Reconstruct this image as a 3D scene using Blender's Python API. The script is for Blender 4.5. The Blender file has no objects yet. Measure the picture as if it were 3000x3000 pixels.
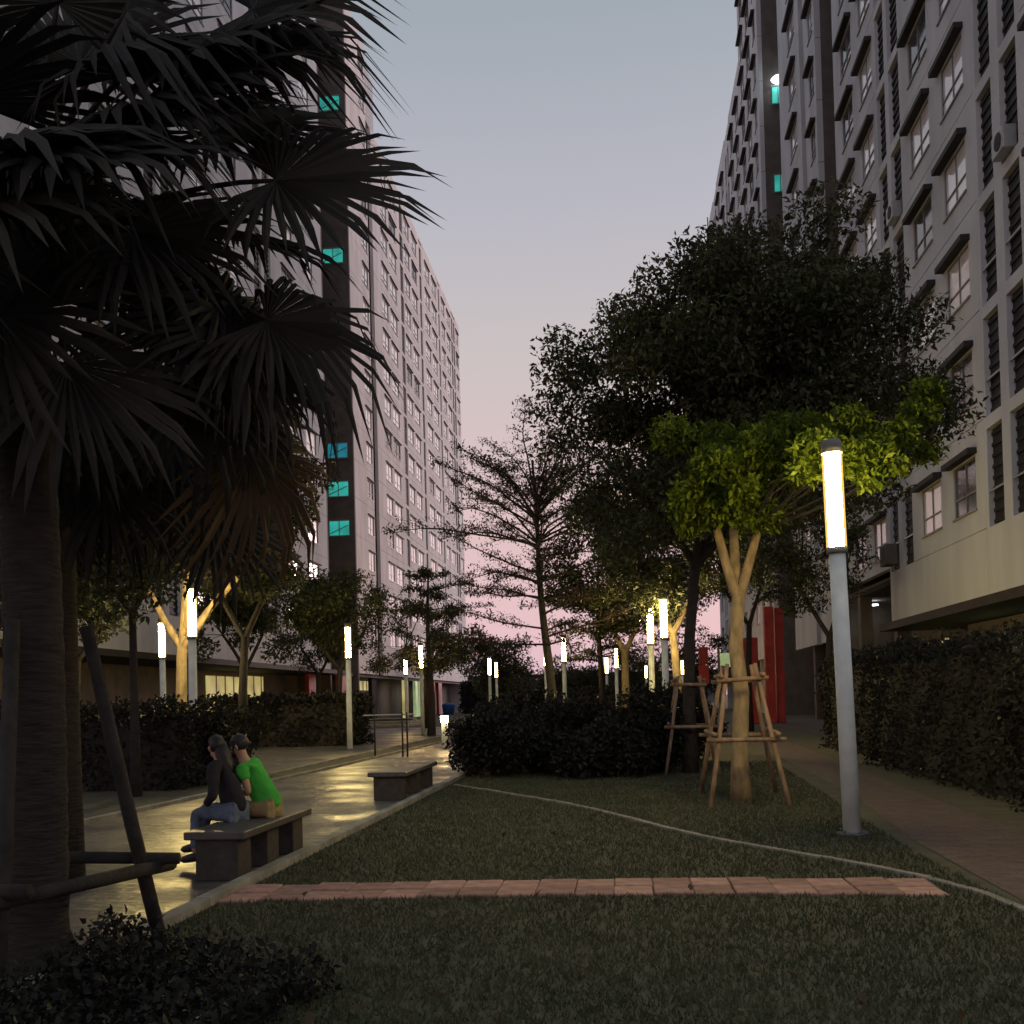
import bpy, bmesh, math, random
import numpy as np
from mathutils import Vector, Matrix

random.seed(7)
rng = np.random.default_rng(11)
SC = bpy.context.scene
COL = SC.collection
R = math.radians

# ------------------------------------------------------------------ camera
YAW, PITCH, ROLL, CAM_H = R(6.0), R(0.9), R(1.5), 1.5
fwd = Vector((-math.sin(YAW) * math.cos(PITCH), math.cos(YAW) * math.cos(PITCH), math.sin(PITCH)))
rgt = Vector((math.cos(YAW), math.sin(YAW), 0))
upv = rgt.cross(fwd)
cr, sr = math.cos(ROLL), math.sin(ROLL)
rgt, upv = cr * rgt - sr * upv, sr * rgt + cr * upv
cam_d = bpy.data.cameras.new('camera')
cam = bpy.data.objects.new('camera', cam_d)
COL.objects.link(cam)
m3 = Matrix((rgt, upv, -fwd)).transposed()
cam.matrix_world = Matrix.Translation((0, 0, CAM_H)) @ m3.to_4x4()
cam_d.sensor_width = 36
cam_d.lens = 36 * 1985 / 1932
cam_d.shift_y = 322 / 1932
cam_d.clip_start = 0.05
cam_d.clip_end = 3000
SC.camera = cam

# ------------------------------------------------------------------ sky, sun, exposure
world = bpy.data.worlds.new('World')
SC.world = world
world.use_nodes = True
nt = world.node_tree
bg = nt.nodes['Background']
sky = nt.nodes.new('ShaderNodeTexSky')
sky.sky_type = 'NISHITA'
sky.sun_disc = False
sky.sun_elevation = R(2.0)
sky.sun_rotation = R(28)
geo = nt.nodes.new('ShaderNodeNewGeometry')
sep = nt.nodes.new('ShaderNodeSeparateXYZ')
ramp = nt.nodes.new('ShaderNodeValToRGB')
tc = nt.nodes.new('ShaderNodeTexCoord')
nt.links.new(tc.outputs['Generated'], sep.inputs[0])
nt.links.new(sep.outputs['Z'], ramp.inputs[0])
cols = [(0.0, (0.66, 0.48, 0.60)), (0.06, (0.74, 0.49, 0.54)), (0.16, (0.71, 0.50, 0.51)), (0.31, (0.575, 0.51, 0.51)),
        (0.43, (0.46, 0.455, 0.515)), (0.55, (0.345, 0.385, 0.435)), (1.0, (0.25, 0.31, 0.39))]
el = ramp.color_ramp.elements
while len(el) < len(cols):
    el.new(0.5)
for e, (p, c) in zip(el, cols):
    e.position = p
    e.color = (*c, 1)
mix = nt.nodes.new('ShaderNodeMix')
mix.data_type = 'RGBA'
mix.inputs[0].default_value = 0.012
nt.links.new(ramp.outputs[0], mix.inputs[6])
nt.links.new(sky.outputs[0], mix.inputs[7])
nt.links.new(mix.outputs[2], bg.inputs[0])
bg.inputs[1].default_value = 1.03
sun_d = bpy.data.lights.new('sun', 'SUN')
sun_d.energy = 2.0
sun_d.angle = R(25)
sun_d.color = (1, 0.76, 0.74)
sun = bpy.data.objects.new('sun', sun_d)
COL.objects.link(sun)
sun.rotation_euler = (R(-86), 0, R(-28))
SC.view_settings.view_transform = 'Standard'
SC.view_settings.look = 'None'
SC.view_settings.exposure = 0.0
SC.view_settings.gamma = 1.0
SC.render.engine = 'CYCLES'
SC.cycles.use_denoising = True
SC.cycles.max_bounces = 4
SC.cycles.diffuse_bounces = 2
SC.cycles.use_adaptive_sampling = True
SC.cycles.adaptive_threshold = 0.03
SC.cycles.transparent_max_bounces = 8
SC.cycles.sample_clamp_indirect = 2.0
SC.cycles.use_light_tree = True


# ------------------------------------------------------------------ materials
def mat(name, col, rough=0.7, var=0.25, scale=6.0, bump=0.0, bscale=30.0, spec=0.3, metal=0.0, coat=0.0, mapz=None):
    m = bpy.data.materials.new(name)
    m.use_nodes = True
    t = m.node_tree
    b = t.nodes['Principled BSDF']
    b.inputs['Roughness'].default_value = rough
    b.inputs['Specular IOR Level'].default_value = spec
    b.inputs['Metallic'].default_value = metal
    b.inputs['Coat Weight'].default_value = coat
    co = t.nodes.new('ShaderNodeTexCoord')
    n = t.nodes.new('ShaderNodeTexNoise')
    n.inputs['Scale'].default_value = scale
    n.inputs['Detail'].default_value = 6
    src = co.outputs['Object']
    if mapz:
        mp = t.nodes.new('ShaderNodeMapping')
        mp.inputs['Scale'].default_value = mapz
        t.links.new(src, mp.inputs[0])
        src = mp.outputs[0]
    t.links.new(src, n.inputs['Vector'])
    r = t.nodes.new('ShaderNodeValToRGB')
    r.color_ramp.elements[0].position = 0.3
    r.color_ramp.elements[1].position = 0.72
    r.color_ramp.elements[0].color = (*[c * (1 - var) for c in col], 1)
    r.color_ramp.elements[1].color = (*[min(1, c * (1 + var)) for c in col], 1)
    t.links.new(n.outputs[0], r.inputs[0])
    t.links.new(r.outputs[0], b.inputs['Base Color'])
    if bump:
        n2 = t.nodes.new('ShaderNodeTexNoise')
        n2.inputs['Scale'].default_value = bscale
        n2.inputs['Detail'].default_value = 5
        t.links.new(src, n2.inputs['Vector'])
        bp = t.nodes.new('ShaderNodeBump')
        bp.inputs['Strength'].default_value = bump
        bp.inputs['Distance'].default_value = 0.02
        t.links.new(n2.outputs[0], bp.inputs['Height'])
        t.links.new(bp.outputs[0], b.inputs['Normal'])
    return m


def emit(name, col, strength, light=False):
    m = bpy.data.materials.new(name)
    m.use_nodes = True
    t = m.node_tree
    b = t.nodes['Principled BSDF']
    b.inputs['Base Color'].default_value = (*[min(0.8, c) for c in col], 1)
    b.inputs['Emission Color'].default_value = (*col, 1)
    b.inputs['Emission Strength'].default_value = strength
    if not light:
        co = t.nodes.new('ShaderNodeTexCoord')
        nz = t.nodes.new('ShaderNodeTexNoise')
        nz.inputs['Scale'].default_value = 0.9
        nz.inputs['Detail'].default_value = 3
        t.links.new(co.outputs['Object'], nz.inputs['Vector'])
        mr = t.nodes.new('ShaderNodeMapRange')
        mr.inputs[1].default_value = 0.3
        mr.inputs[2].default_value = 0.7
        mr.inputs[3].default_value = strength * 0.45
        mr.inputs[4].default_value = strength * 1.35
        t.links.new(nz.outputs[0], mr.inputs[0])
        t.links.new(mr.outputs[0], b.inputs['Emission Strength'])
    m.cycles.emission_sampling = 'AUTO' if light else 'NONE'
    return m


def leafmat(name, dark, light, trans=0.3, rough=0.5):
    m = bpy.data.materials.new(name)
    m.use_nodes = True
    t = m.node_tree
    b = t.nodes['Principled BSDF']
    out = t.nodes['Material Output']
    g = t.nodes.new('ShaderNodeNewGeometry')
    r = t.nodes.new('ShaderNodeValToRGB')
    r.color_ramp.elements[0].color = (*dark, 1)
    r.color_ramp.elements[1].color = (*light, 1)
    t.links.new(g.outputs['Random Per Island'], r.inputs[0])
    t.links.new(r.outputs[0], b.inputs['Base Color'])
    b.inputs['Roughness'].default_value = rough
    b.inputs['Specular IOR Level'].default_value = 0.18
    tr = t.nodes.new('ShaderNodeBsdfTranslucent')
    t.links.new(r.outputs[0], tr.inputs[0])
    mx = t.nodes.new('ShaderNodeMixShader')
    mx.inputs[0].default_value = trans
    t.links.new(b.outputs[0], mx.inputs[1])
    t.links.new(tr.outputs[0], mx.inputs[2])
    t.links.new(mx.outputs[0], out.inputs[0])
    return m


M = {}
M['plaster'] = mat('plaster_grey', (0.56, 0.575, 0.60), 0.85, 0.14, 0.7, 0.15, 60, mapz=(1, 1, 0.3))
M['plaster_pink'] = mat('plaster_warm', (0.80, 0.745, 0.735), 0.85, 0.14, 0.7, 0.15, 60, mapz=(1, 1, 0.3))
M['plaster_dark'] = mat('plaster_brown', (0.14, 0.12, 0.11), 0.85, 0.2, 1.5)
M['screen'] = mat('dark_screen', (0.018, 0.017, 0.018), 0.6, 0.3, 3)
M['rail'] = mat('grey_rail', (0.35, 0.36, 0.37), 0.4, 0.1, 5, metal=0.3)
M['hood'] = mat('dark_hood', (0.03, 0.026, 0.026), 0.7, 0.3, 4)
M['frame'] = mat('window_frame', (0.22, 0.22, 0.225), 0.45, 0.15, 8)
M['curtain'] = mat('white_curtain', (0.85, 0.84, 0.85), 0.55, 0.10, 3, mapz=(1, 9, 0.2), coat=1.0, spec=0.5)
for k_ in ('curtain', 'glass'):
    b_ = M[k_].node_tree.nodes['Principled BSDF'] if k_ in M else None
    if b_:
        b_.inputs['Coat Roughness'].default_value = 0.04
        b_.inputs['Coat IOR'].default_value = 2.0
M['glass'] = mat('dark_glass', (0.10, 0.105, 0.115), 0.12, 0.3, 2, spec=0.6)
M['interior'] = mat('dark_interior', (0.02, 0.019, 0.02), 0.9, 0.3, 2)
M['teal'] = emit('teal_lit_glass', (0.05, 0.60, 0.50), 0.5)
M['teal_dim'] = emit('teal_dim_glass', (0.03, 0.28, 0.36), 0.45)
M['yellow_lit'] = emit('yellow_glow', (0.85, 0.72, 0.28), 0.42)
M['green_lit'] = emit('green_glow', (0.55, 0.72, 0.34), 0.40)
M['warm_window'] = emit('warm_lit_curtain', (0.95, 0.85, 0.52), 0.55)
M['white_lit'] = emit('white_lit_lamp', (0.85, 0.95, 1.0), 6.0)
M['lamp'] = emit('lamp_diffuser', (1.0, 0.79, 0.36), 310.0, True)
M['lamp_far'] = emit('lamp_diffuser_far', (1.0, 0.66, 0.28), 100.0, True)
M['bollard'] = emit('bollard_diffuser', (1.0, 0.68, 0.30), 60.0, True)
M['sleeve'] = bpy.data.materials.new('rim_glow_sleeve')  # sleeve glows by itself to give the light tubes a warm yellow rim
M['sleeve'].use_nodes = True
st_ = M['sleeve'].node_tree
st_.nodes.remove(st_.nodes['Principled BSDF'])
t1_ = st_.nodes.new('ShaderNodeBsdfTransparent')
t1_.inputs[0].default_value = (1.0, 0.93, 0.75, 1)
t2_ = st_.nodes.new('ShaderNodeEmission')
t2_.inputs[0].default_value = (1.0, 0.60, 0.14, 1)
t2_.inputs[1].default_value = 2.2
t3_ = st_.nodes.new('ShaderNodeMixShader')
t3_.inputs[0].default_value = 0.33
st_.links.new(t1_.outputs[0], t3_.inputs[1])
st_.links.new(t2_.outputs[0], t3_.inputs[2])
st_.links.new(t3_.outputs[0], st_.nodes['Material Output'].inputs[0])
M['sleeve'].cycles.emission_sampling = 'NONE'
M['pole'] = mat('painted_pole', (0.70, 0.76, 0.70), 0.55, 0.12, 5, 0.1, 80)
M['cap'] = mat('dark_cap', (0.16, 0.17, 0.16), 0.5, 0.1, 5)
M['red'] = mat('red_panel', (0.40, 0.045, 0.04), 0.6, 0.2, 2)
M['blue'] = mat('blue_plastic', (0.03, 0.10, 0.35), 0.5, 0.2, 3)
M['white'] = mat('white_board', (0.75, 0.78, 0.70), 0.6, 0.1, 3)
M['concrete'] = mat('concrete', (0.36, 0.34, 0.31), 0.8, 0.25, 9, 0.25, 50)
M['kerb'] = mat('kerb_concrete', (0.25, 0.24, 0.20), 0.8, 0.3, 5, 0.3, 60)
M['bench_slab'] = mat('bench_slab', (0.075, 0.065, 0.06), 0.45, 0.3, 10, 0.2, 60, spec=0.5)
M['bench_pier'] = mat('bench_pier', (0.055, 0.047, 0.042), 0.8, 0.3, 10, 0.3, 60)
M['paver'] = mat('red_paver', (0.42, 0.245, 0.20), 0.85, 0.3, 7, 0.35, 70)
M['wood'] = mat('stake_wood', (0.25, 0.17, 0.11), 0.85, 0.4, 12, 0.5, 40, mapz=(1, 1, 0.25))
M['bark'] = mat('grey_bark', (0.26, 0.20, 0.12), 0.9, 0.4, 9, 0.8, 25, mapz=(1, 1, 0.4))
M['bark_dark'] = mat('dark_bark', (0.032, 0.028, 0.026), 0.9, 0.35, 9, 0.6, 25)
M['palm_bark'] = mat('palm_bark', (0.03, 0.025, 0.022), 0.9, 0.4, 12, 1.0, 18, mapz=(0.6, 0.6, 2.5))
M['leaf'] = leafmat('leaf_green', (0.045, 0.075, 0.010), (0.15, 0.205, 0.016), 0.42)  # brighter leaf for the lamp-side crown, some of the light is in the colour
M['leaf_dark'] = leafmat('leaf_dark', (0.035, 0.040, 0.022), (0.075, 0.082, 0.036), 0.25)  # darker leaf, puts shade into the colour of the crown behind the lamp
M['leaf_red'] = leafmat('leaf_brownish', (0.03, 0.023, 0.019), (0.07, 0.05, 0.036), 0.25)
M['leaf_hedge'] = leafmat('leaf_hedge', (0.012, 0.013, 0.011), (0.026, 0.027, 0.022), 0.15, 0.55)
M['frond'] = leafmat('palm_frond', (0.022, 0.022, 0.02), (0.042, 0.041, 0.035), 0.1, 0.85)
M['frond_dead'] = leafmat('palm_frond_dead', (0.07, 0.05, 0.03), (0.12, 0.085, 0.045), 0.3, 0.7)
M['grass_blade'] = leafmat('grass_blade', (0.058, 0.068, 0.034), (0.095, 0.103, 0.05), 0.25, 0.6)
gm = M['grass_blade'].node_tree
gr = [n_ for n_ in gm.nodes if n_.type == 'VALTORGB'][0]
gn = gm.nodes.new('ShaderNodeTexNoise')
gn.inputs['Scale'].default_value = 1.1
gn.inputs['Detail'].default_value = 5
gc = gm.nodes.new('ShaderNodeTexCoord')
gm.links.new(gc.outputs['Object'], gn.inputs['Vector'])
ga = gm.nodes.new('ShaderNodeMath')
ga.operation = 'MULTIPLY_ADD'
ga.inputs[1].default_value = 2.6
ga.inputs[2].default_value = -1.25
gm.links.new(gn.outputs[0], ga.inputs[0])
gb = gm.nodes.new('ShaderNodeMath')
gb.operation = 'ADD'
gi = [n_ for n_ in gm.nodes if n_.type == 'NEW_GEOMETRY'][0]
gh = gm.nodes.new('ShaderNodeMath')
gh.operation = 'MULTIPLY'
gh.inputs[1].default_value = .5
gm.links.new(gi.outputs['Random Per Island'], gh.inputs[0])
gm.links.new(ga.outputs[0], gb.inputs[0])
gm.links.new(gh.outputs[0], gb.inputs[1])
gm.links.new(gb.outputs[0], gr.inputs[0])
M['skin'] = mat('skin', (0.42, 0.25, 0.17), 0.55, 0.1, 8)
M['hair'] = mat('black_hair', (0.015, 0.013, 0.013), 0.4, 0.3, 30, 0.5, 60, spec=0.5)
M['green_shirt'] = mat('green_shirt', (0.06, 0.42, 0.05), 0.85, 0.12, 12, 0.6, 9)
M['black_top'] = mat('black_top', (0.02, 0.018, 0.022), 0.85, 0.2, 12, 0.5, 9)
M['jeans'] = mat('pale_jeans', (0.10, 0.13, 0.18), 0.85, 0.3, 9, 0.5, 12)
M['khaki'] = mat('khaki_cloth', (0.30, 0.23, 0.10), 0.85, 0.2, 9, 0.5, 12)
M['shoe'] = mat('dark_shoe', (0.03, 0.026, 0.028), 0.6, 0.2, 9)


def ground_material(name, a, b, scale, rough, bump, bscale, brick=None, brough=None):
    m = bpy.data.materials.new(name)
    m.use_nodes = True
    t = m.node_tree
    p = t.nodes['Principled BSDF']
    co = t.nodes.new('ShaderNodeTexCoord')
    n = t.nodes.new('ShaderNodeTexNoise')
    n.inputs['Scale'].default_value = scale
    n.inputs['Detail'].default_value = 8
    n.inputs['Roughness'].default_value = 0.65
    t.links.new(co.outputs['Object'], n.inputs['Vector'])
    r = t.nodes.new('ShaderNodeValToRGB')
    r.color_ramp.elements[0].position = 0.33
    r.color_ramp.elements[1].position = 0.68
    r.color_ramp.elements[0].color = (*a, 1)
    r.color_ramp.elements[1].color = (*b, 1)
    t.links.new(n.outputs[0], r.inputs[0])
    col = r.outputs[0]
    n2 = t.nodes.new('ShaderNodeTexNoise')
    n2.inputs['Scale'].default_value = bscale
    n2.inputs['Detail'].default_value = 6
    t.links.new(co.outputs['Object'], n2.inputs['Vector'])
    h = n2.outputs[0]
    if brick:
        bt = t.nodes.new('ShaderNodeTexBrick')
        bt.inputs['Scale'].default_value = 1.0
        bt.inputs['Brick Width'].default_value = brick[0]
        bt.inputs['Row Height'].default_value = brick[1]
        bt.inputs['Mortar Size'].default_value = brick[2]
        bt.inputs['Color1'].default_value = (1, 1, 1, 1)
        bt.inputs['Color2'].default_value = (0.72, 0.72, 0.72, 1)
        bt.inputs['Mortar'].default_value = (0.3, 0.3, 0.3, 1)
        t.links.new(co.outputs['Object'], bt.inputs['Vector'])
        mm = t.nodes.new('ShaderNodeMix')
        mm.data_type = 'RGBA'
        mm.blend_type = 'MULTIPLY'
        mm.inputs[0].default_value = 0.7
        t.links.new(col, mm.inputs[6])
        t.links.new(bt.outputs['Color'], mm.inputs[7])
        col = mm.outputs[2]
        ad = t.nodes.new('ShaderNodeMath')
        ad.operation = 'MULTIPLY_ADD'
        ad.inputs[1].default_value = 1.0
        t.links.new(h, ad.inputs[0])
        sb = t.nodes.new('ShaderNodeMath')
        sb.operation = 'MULTIPLY'
        sb.inputs[1].default_value = -0.6
        t.links.new(bt.outputs['Fac'], sb.inputs[0])
        t.links.new(sb.outputs[0], ad.inputs[2])
        h = ad.outputs[0]
    t.links.new(col, p.inputs['Base Color'])
    p.inputs['Roughness'].default_value = rough
    if brough:
        rr = t.nodes.new('ShaderNodeMapRange')
        n3 = t.nodes.new('ShaderNodeTexNoise')
        n3.inputs['Scale'].default_value = 0.9
        n3.inputs['Detail'].default_value = 4
        t.links.new(co.outputs['Object'], n3.inputs['Vector'])
        rr.inputs[1].default_value = 0.38
        rr.inputs[2].default_value = 0.62
        rr.inputs[3].default_value = brough[0]
        rr.inputs[4].default_value = brough[1]
        t.links.new(n3.outputs[0], rr.inputs[0])
        t.links.new(rr.outputs[0], p.inputs['Roughness'])
    bp = t.nodes.new('ShaderNodeBump')
    bp.inputs['Strength'].default_value = bump
    bp.inputs['Distance'].default_value = 0.03
    t.links.new(h, bp.inputs['Height'])
    t.links.new(bp.outputs[0], p.inputs['Normal'])
    return m


M['lawn'] = ground_material('lawn_soil', (0.055, 0.055, 0.034), (0.10, 0.096, 0.06), 3.0, 0.95, 0.6, 60)
M['path'] = ground_material('wet_paving', (0.085, 0.08, 0.077), (0.15, 0.14, 0.137), 2.0, 0.3, 0.6, 7.0, (0.6, 0.3, 0.012), (0.30, 0.55))
M['path'].node_tree.nodes['Principled BSDF'].inputs['Specular IOR Level'].default_value = 0.28
M['path_red'] = ground_material('brown_paving', (0.085, 0.058, 0.052), (0.15, 0.105, 0.095), 4.0, 0.8, 0.5, 40, (0.2, 0.1, 0.006))


# ------------------------------------------------------------------ mesh helpers
class MB:
    def __init__(s):
        s.v, s.f = [], []

    def box(s, x0, x1, y0, y1, z0, z1):
        o = len(s.v)
        s.v += [(x0, y0, z0), (x1, y0, z0), (x1, y1, z0), (x0, y1, z0), (x0, y0, z1), (x1, y0, z1), (x1, y1, z1), (x0, y1, z1)]
        s.f += [tuple(o + k for k in q) for q in ((0, 3, 2, 1), (4, 5, 6, 7), (0, 1, 5, 4), (1, 2, 6, 5), (2, 3, 7, 6), (3, 0, 4, 7))]
        return s

    def cyl(s, c, r0, r1, z0, z1, n=16):
        return s.tube([(c[0], c[1], z0), (c[0], c[1], z1)], [r0, r1], n)

    def tube(s, pts, rad, n=7, caps=True):
        pts = [Vector(p) for p in pts]
        o = len(s.v)
        ref = Vector((0.31, 0.87, 0.2)).normalized()
        for i, p in enumerate(pts):
            a = pts[max(0, i - 1)]
            b = pts[min(len(pts) - 1, i + 1)]
            d = (b - a)
            d = d.normalized() if d.length > 1e-9 else Vector((0, 0, 1))
            u = d.cross(ref)
            if u.length < 1e-3:
                u = d.cross(Vector((1, 0, 0)))
            u.normalize()
            w = d.cross(u)
            for k in range(n):
                an = 2 * math.pi * k / n
                s.v.append(tuple(p + (u * math.cos(an) + w * math.sin(an)) * rad[i]))
        for i in range(len(pts) - 1):
            for k in range(n):
                a = o + i * n + k
                b = o + i * n + (k + 1) % n
                s.f.append((a, b, b + n, a + n))
        if caps:
            s.f.append(tuple(o + k for k in range(n))[::-1])
            e = o + (len(pts) - 1) * n
            s.f.append(tuple(e + k for k in range(n)))
        return s

    def poly(s, pts, z):
        o = len(s.v)
        s.v += [(p[0], p[1], z) for p in pts]
        s.f.append(tuple(range(o, o + len(pts))))
        return s

    def mesh(s, name):
        me = bpy.data.meshes.new(name)
        me.from_pydata(s.v, [], s.f)
        me.update()
        return me

    def build(s, name, m, parent=None, smooth=False, bevel=0.0, loc=None):
        me = s.mesh(name)
        return link(name, me, m, parent, smooth, bevel, loc)


def link(name, me, m, parent=None, smooth=False, bevel=0.0, loc=None):
    o = bpy.data.objects.new(name, me)
    COL.objects.link(o)
    if m is not None and not me.materials:
        me.materials.append(m)
    if smooth:
        for p in me.polygons:
            p.use_smooth = True
    if bevel:
        b = o.modifiers.new('bevel', 'BEVEL')
        b.width = bevel
        b.segments = 2
    if parent is not None:
        o.parent = parent
    if loc:
        o.location = loc
    return o


def tag(o, label=None, cat=None, group=None, kind=None):
    if label:
        o['label'] = label
    if cat:
        o['category'] = cat
    if group:
        o['group'] = group
    if kind:
        o['kind'] = kind
    return o


def empty(name, loc, label, cat, group=None):
    o = bpy.data.objects.new(name, None)
    o.empty_display_size = 0.3
    COL.objects.link(o)
    o.location = loc
    tag(o, label, cat, group)
    return o


def struct(name, mb, m):
    return tag(mb.build(name, m), kind='structure')


def copy_part(o, parent, loc=None):
    c = o.copy()
    COL.objects.link(c)
    c.parent = parent
    if loc is not None:
        c.location = loc
    return c


# leaves as small pointed quads; P positions (N,3)
def leaf_mesh(name, P, size, m, up=0.6, aspect=0.45, D=None):
    P = np.asarray(P, dtype=np.float64)
    n = len(P)
    s = size * rng.uniform(0.5, 1.35, n)
    d = rng.normal(size=(n, 3))
    if D is not None:
        d = d * 0.6 + D
    d /= np.linalg.norm(d, axis=1)[:, None]
    nn = rng.normal(size=(n, 3)) * (1 - up) + np.array([0, 0, up])
    sd = np.cross(d, nn)
    sd /= (np.linalg.norm(sd, axis=1)[:, None] + 1e-9)
    nn = np.cross(sd, d)
    L = d * s[:, None]
    W = sd * (s * aspect * 0.5)[:, None]
    F = nn * (s * 0.08)[:, None]
    V = np.empty((n, 4, 3))
    V[:, 0] = P
    V[:, 1] = P + L * 0.45 + W + F
    V[:, 2] = P + L - F
    V[:, 3] = P + L * 0.45 - W + F
    me = bpy.data.meshes.new(name)
    me.vertices.add(n * 4)
    me.vertices.foreach_set('co', V.reshape(-1))
    me.loops.add(n * 4)
    me.loops.foreach_set('vertex_index', np.arange(n * 4, dtype=np.int32))
    me.polygons.add(n)
    me.polygons.foreach_set('loop_start', np.arange(0, n * 4, 4, dtype=np.int32))
    me.update()
    me.validate()
    me.materials.append(m)
    return me


def clump_points(centers, radii, counts, flat=0.75):
    out = []
    for c, r, k in zip(centers, radii, counts):
        q = rng.normal(size=(int(k), 3))
        q /= np.linalg.norm(q, axis=1)[:, None]
        q *= (rng.uniform(0, 1, int(k)) ** 0.45)[:, None] * r
        q[:, 2] *= flat
        out.append(q + np.asarray(c))
    return np.concatenate(out)


def bez(a, b, c, n=6):
    a, b, c = Vector(a), Vector(b), Vector(c)
    return [(1 - t) ** 2 * a + 2 * t * (1 - t) * b + t * t * c for t in [i / n for i in range(n + 1)]]


# ------------------------------------------------------------------ ground and paths
def sheet(x0, x1, y0, y1, z):
    return MB().poly([(x0, y0), (x1, y0), (x1, y1), (x0, y1)], z)


lawn = struct('ground', sheet(-900, 900, -300, 1500, 0.0), M['lawn'])
path_left = struct('path_left', MB().poly([(-7.1, -2), (-3.25, -2), (-3.25, 30), (-3.6, 48), (-4.2, 95), (-6.2, 95), (-6.3, 48), (-6.7, 24), (-7.1, 12)], 0.006), M['path'])
path_side = struct('path_side', MB().poly([(-7.7, 20.2), (-7.7, 60), (-19, 60), (-19, 40), (-13, 36), (-10.4, 22.6)], 0.006), M['path'])
path_right = struct('path_right', MB().poly([(2.72, -2), (3.95, -2), (4.0, 11), (4.2, 16.3), (4.9, 31), (5.6, 60), (4.4, 60), (3.72, 29.5), (3.25, 15.5), (2.80, 10.6), (2.72, 7.3)], 0.006), M['path_red'])
struct('forecourt_right', MB().poly([(6.8, 33), (20, 33), (20, 60), (6.8, 60)], 0.004), M['path_red'])


def kerb_line(name, pts, w, h, step, m, label=None):
    root = bpy.data.objects.new(name, None)
    COL.objects.link(root)
    root['kind'] = 'structure'
    pts = [Vector((*p, 0)) for p in pts]
    # resample
    seg = []
    for a, b in zip(pts, pts[1:]):
        n = max(1, int((b - a).length / 0.05))
        seg += [a.lerp(b, k / n) for k in range(n)]
    seg.append(pts[-1])
    acc, cut = 0, [seg[0]]
    for a, b in zip(seg, seg[1:]):
        acc += (b - a).length
        if acc >= step:
            cut.append(b)
            acc = 0
    for a, b in zip(cut, cut[1:]):
        d = (b - a)
        L = d.length - 0.008
        mb = MB().box(-L / 2, L / 2, -w / 2, w / 2, -0.05, h + random.uniform(-0.004, 0.004))
        o = mb.build('kerb_stone', m, root, bevel=0.008)
        o.location = (a + b) / 2
        o.rotation_euler = (0, 0, math.atan2(d.y, d.x))
    return root


def smooth_line(pts, n=8):
    out = []
    P = [pts[0]] + list(pts) + [pts[-1]]
    for i in range(1, len(P) - 2):
        p0, p1, p2, p3 = [np.array(P[i + k], float) for k in (-1, 0, 1, 2)]
        for k in range(n):
            t = k / n
            out.append(tuple(0.5 * ((2 * p1) + (-p0 + p2) * t + (2 * p0 - 5 * p1 + 4 * p2 - p3) * t * t + (-p0 + 3 * p1 - 3 * p2 + p3) * t ** 3)))
    out.append(tuple(pts[-1]))
    return out


kerb_line('kerb_left', [(-3.19, 3.5), (-3.19, 20), (-3.22, 30), (-3.5, 46)], 0.12, 0.07, 1.0, M['kerb'])
kerb_line('kerb_left_far', [(-7.17, 8), (-7.17, 12), (-6.77, 24), (-6.37, 48)], 0.10, 0.06, 1.0, M['kerb'])
kerb_line('kerb_curved', smooth_line([(-3.0, 18.4), (-0.74, 14.65), (0.66, 11.42), (1.85, 9.45), (2.42, 8.32), (2.62, 7.2), (2.64, 4)]), 0.07, 0.03, 0.6, M['kerb'])
#kerb_line('kerb_right', [(2.70, 8.3), (2.76, 10.6), (3.19, 15.5), (3.66, 29.5)], 0.05, 0.012, 1.0, M['kerb'])
kerb_line('kerb_side', [(-7.62, 20.5), (-7.62, 45)], 0.09, 0.05, 1.0, M['kerb'])

pt_ = M['paver'].node_tree
pb_ = pt_.nodes['Principled BSDF']
src_ = pb_.inputs['Base Color'].links[0].from_socket
oi_ = pt_.nodes.new('ShaderNodeObjectInfo')
hs_ = pt_.nodes.new('ShaderNodeHueSaturation')
mr_ = pt_.nodes.new('ShaderNodeMapRange')
mr_.inputs[3].default_value = 0.62
mr_.inputs[4].default_value = 1.15
pt_.links.new(oi_.outputs['Random'], mr_.inputs[0])
pt_.links.new(mr_.outputs[0], hs_.inputs['Value'])
pt_.links.new(src_, hs_.inputs['Color'])
pt_.links.new(hs_.outputs[0], pb_.inputs['Base Color'])
# red paver strip across the lawn
strip = bpy.data.objects.new('paver_strip', None)
COL.objects.link(strip)
strip['kind'] = 'structure'
pm = MB().box(-0.148, 0.148, -0.168, 0.168, -0.03, 0.0).mesh('paver')
k = 0
for row in range(2):
    for i in range(18):
        x = -2.98 + i * 0.302
        if x > 2.25 - 0.0:
            continue
        o = link('paver', pm, M['paver'], strip)
        o.location = (x + random.uniform(-.004, .004), 8.14 + row * 0.342 - 0.02 * x * x, 0.018 + random.uniform(-0.007, 0.007))
        o.rotation_euler = (random.uniform(-.012, .012), random.uniform(-.012, .012), random.uniform(-.012, .012))
        o.modifiers.new('bevel', 'BEVEL').width = 0.008

# grass on the lawn
def in_lawn(x, y):
    ok = (x > -3.1) & (x < 2.62 + np.clip((y - 10) * 0.045, 0, 1.0))
    ok &= ~((y > 7.97 - .02 * x * x) & (y < 8.64 - .02 * x * x) & (x > -3.13) & (x < 2.32))
    return ok


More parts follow.
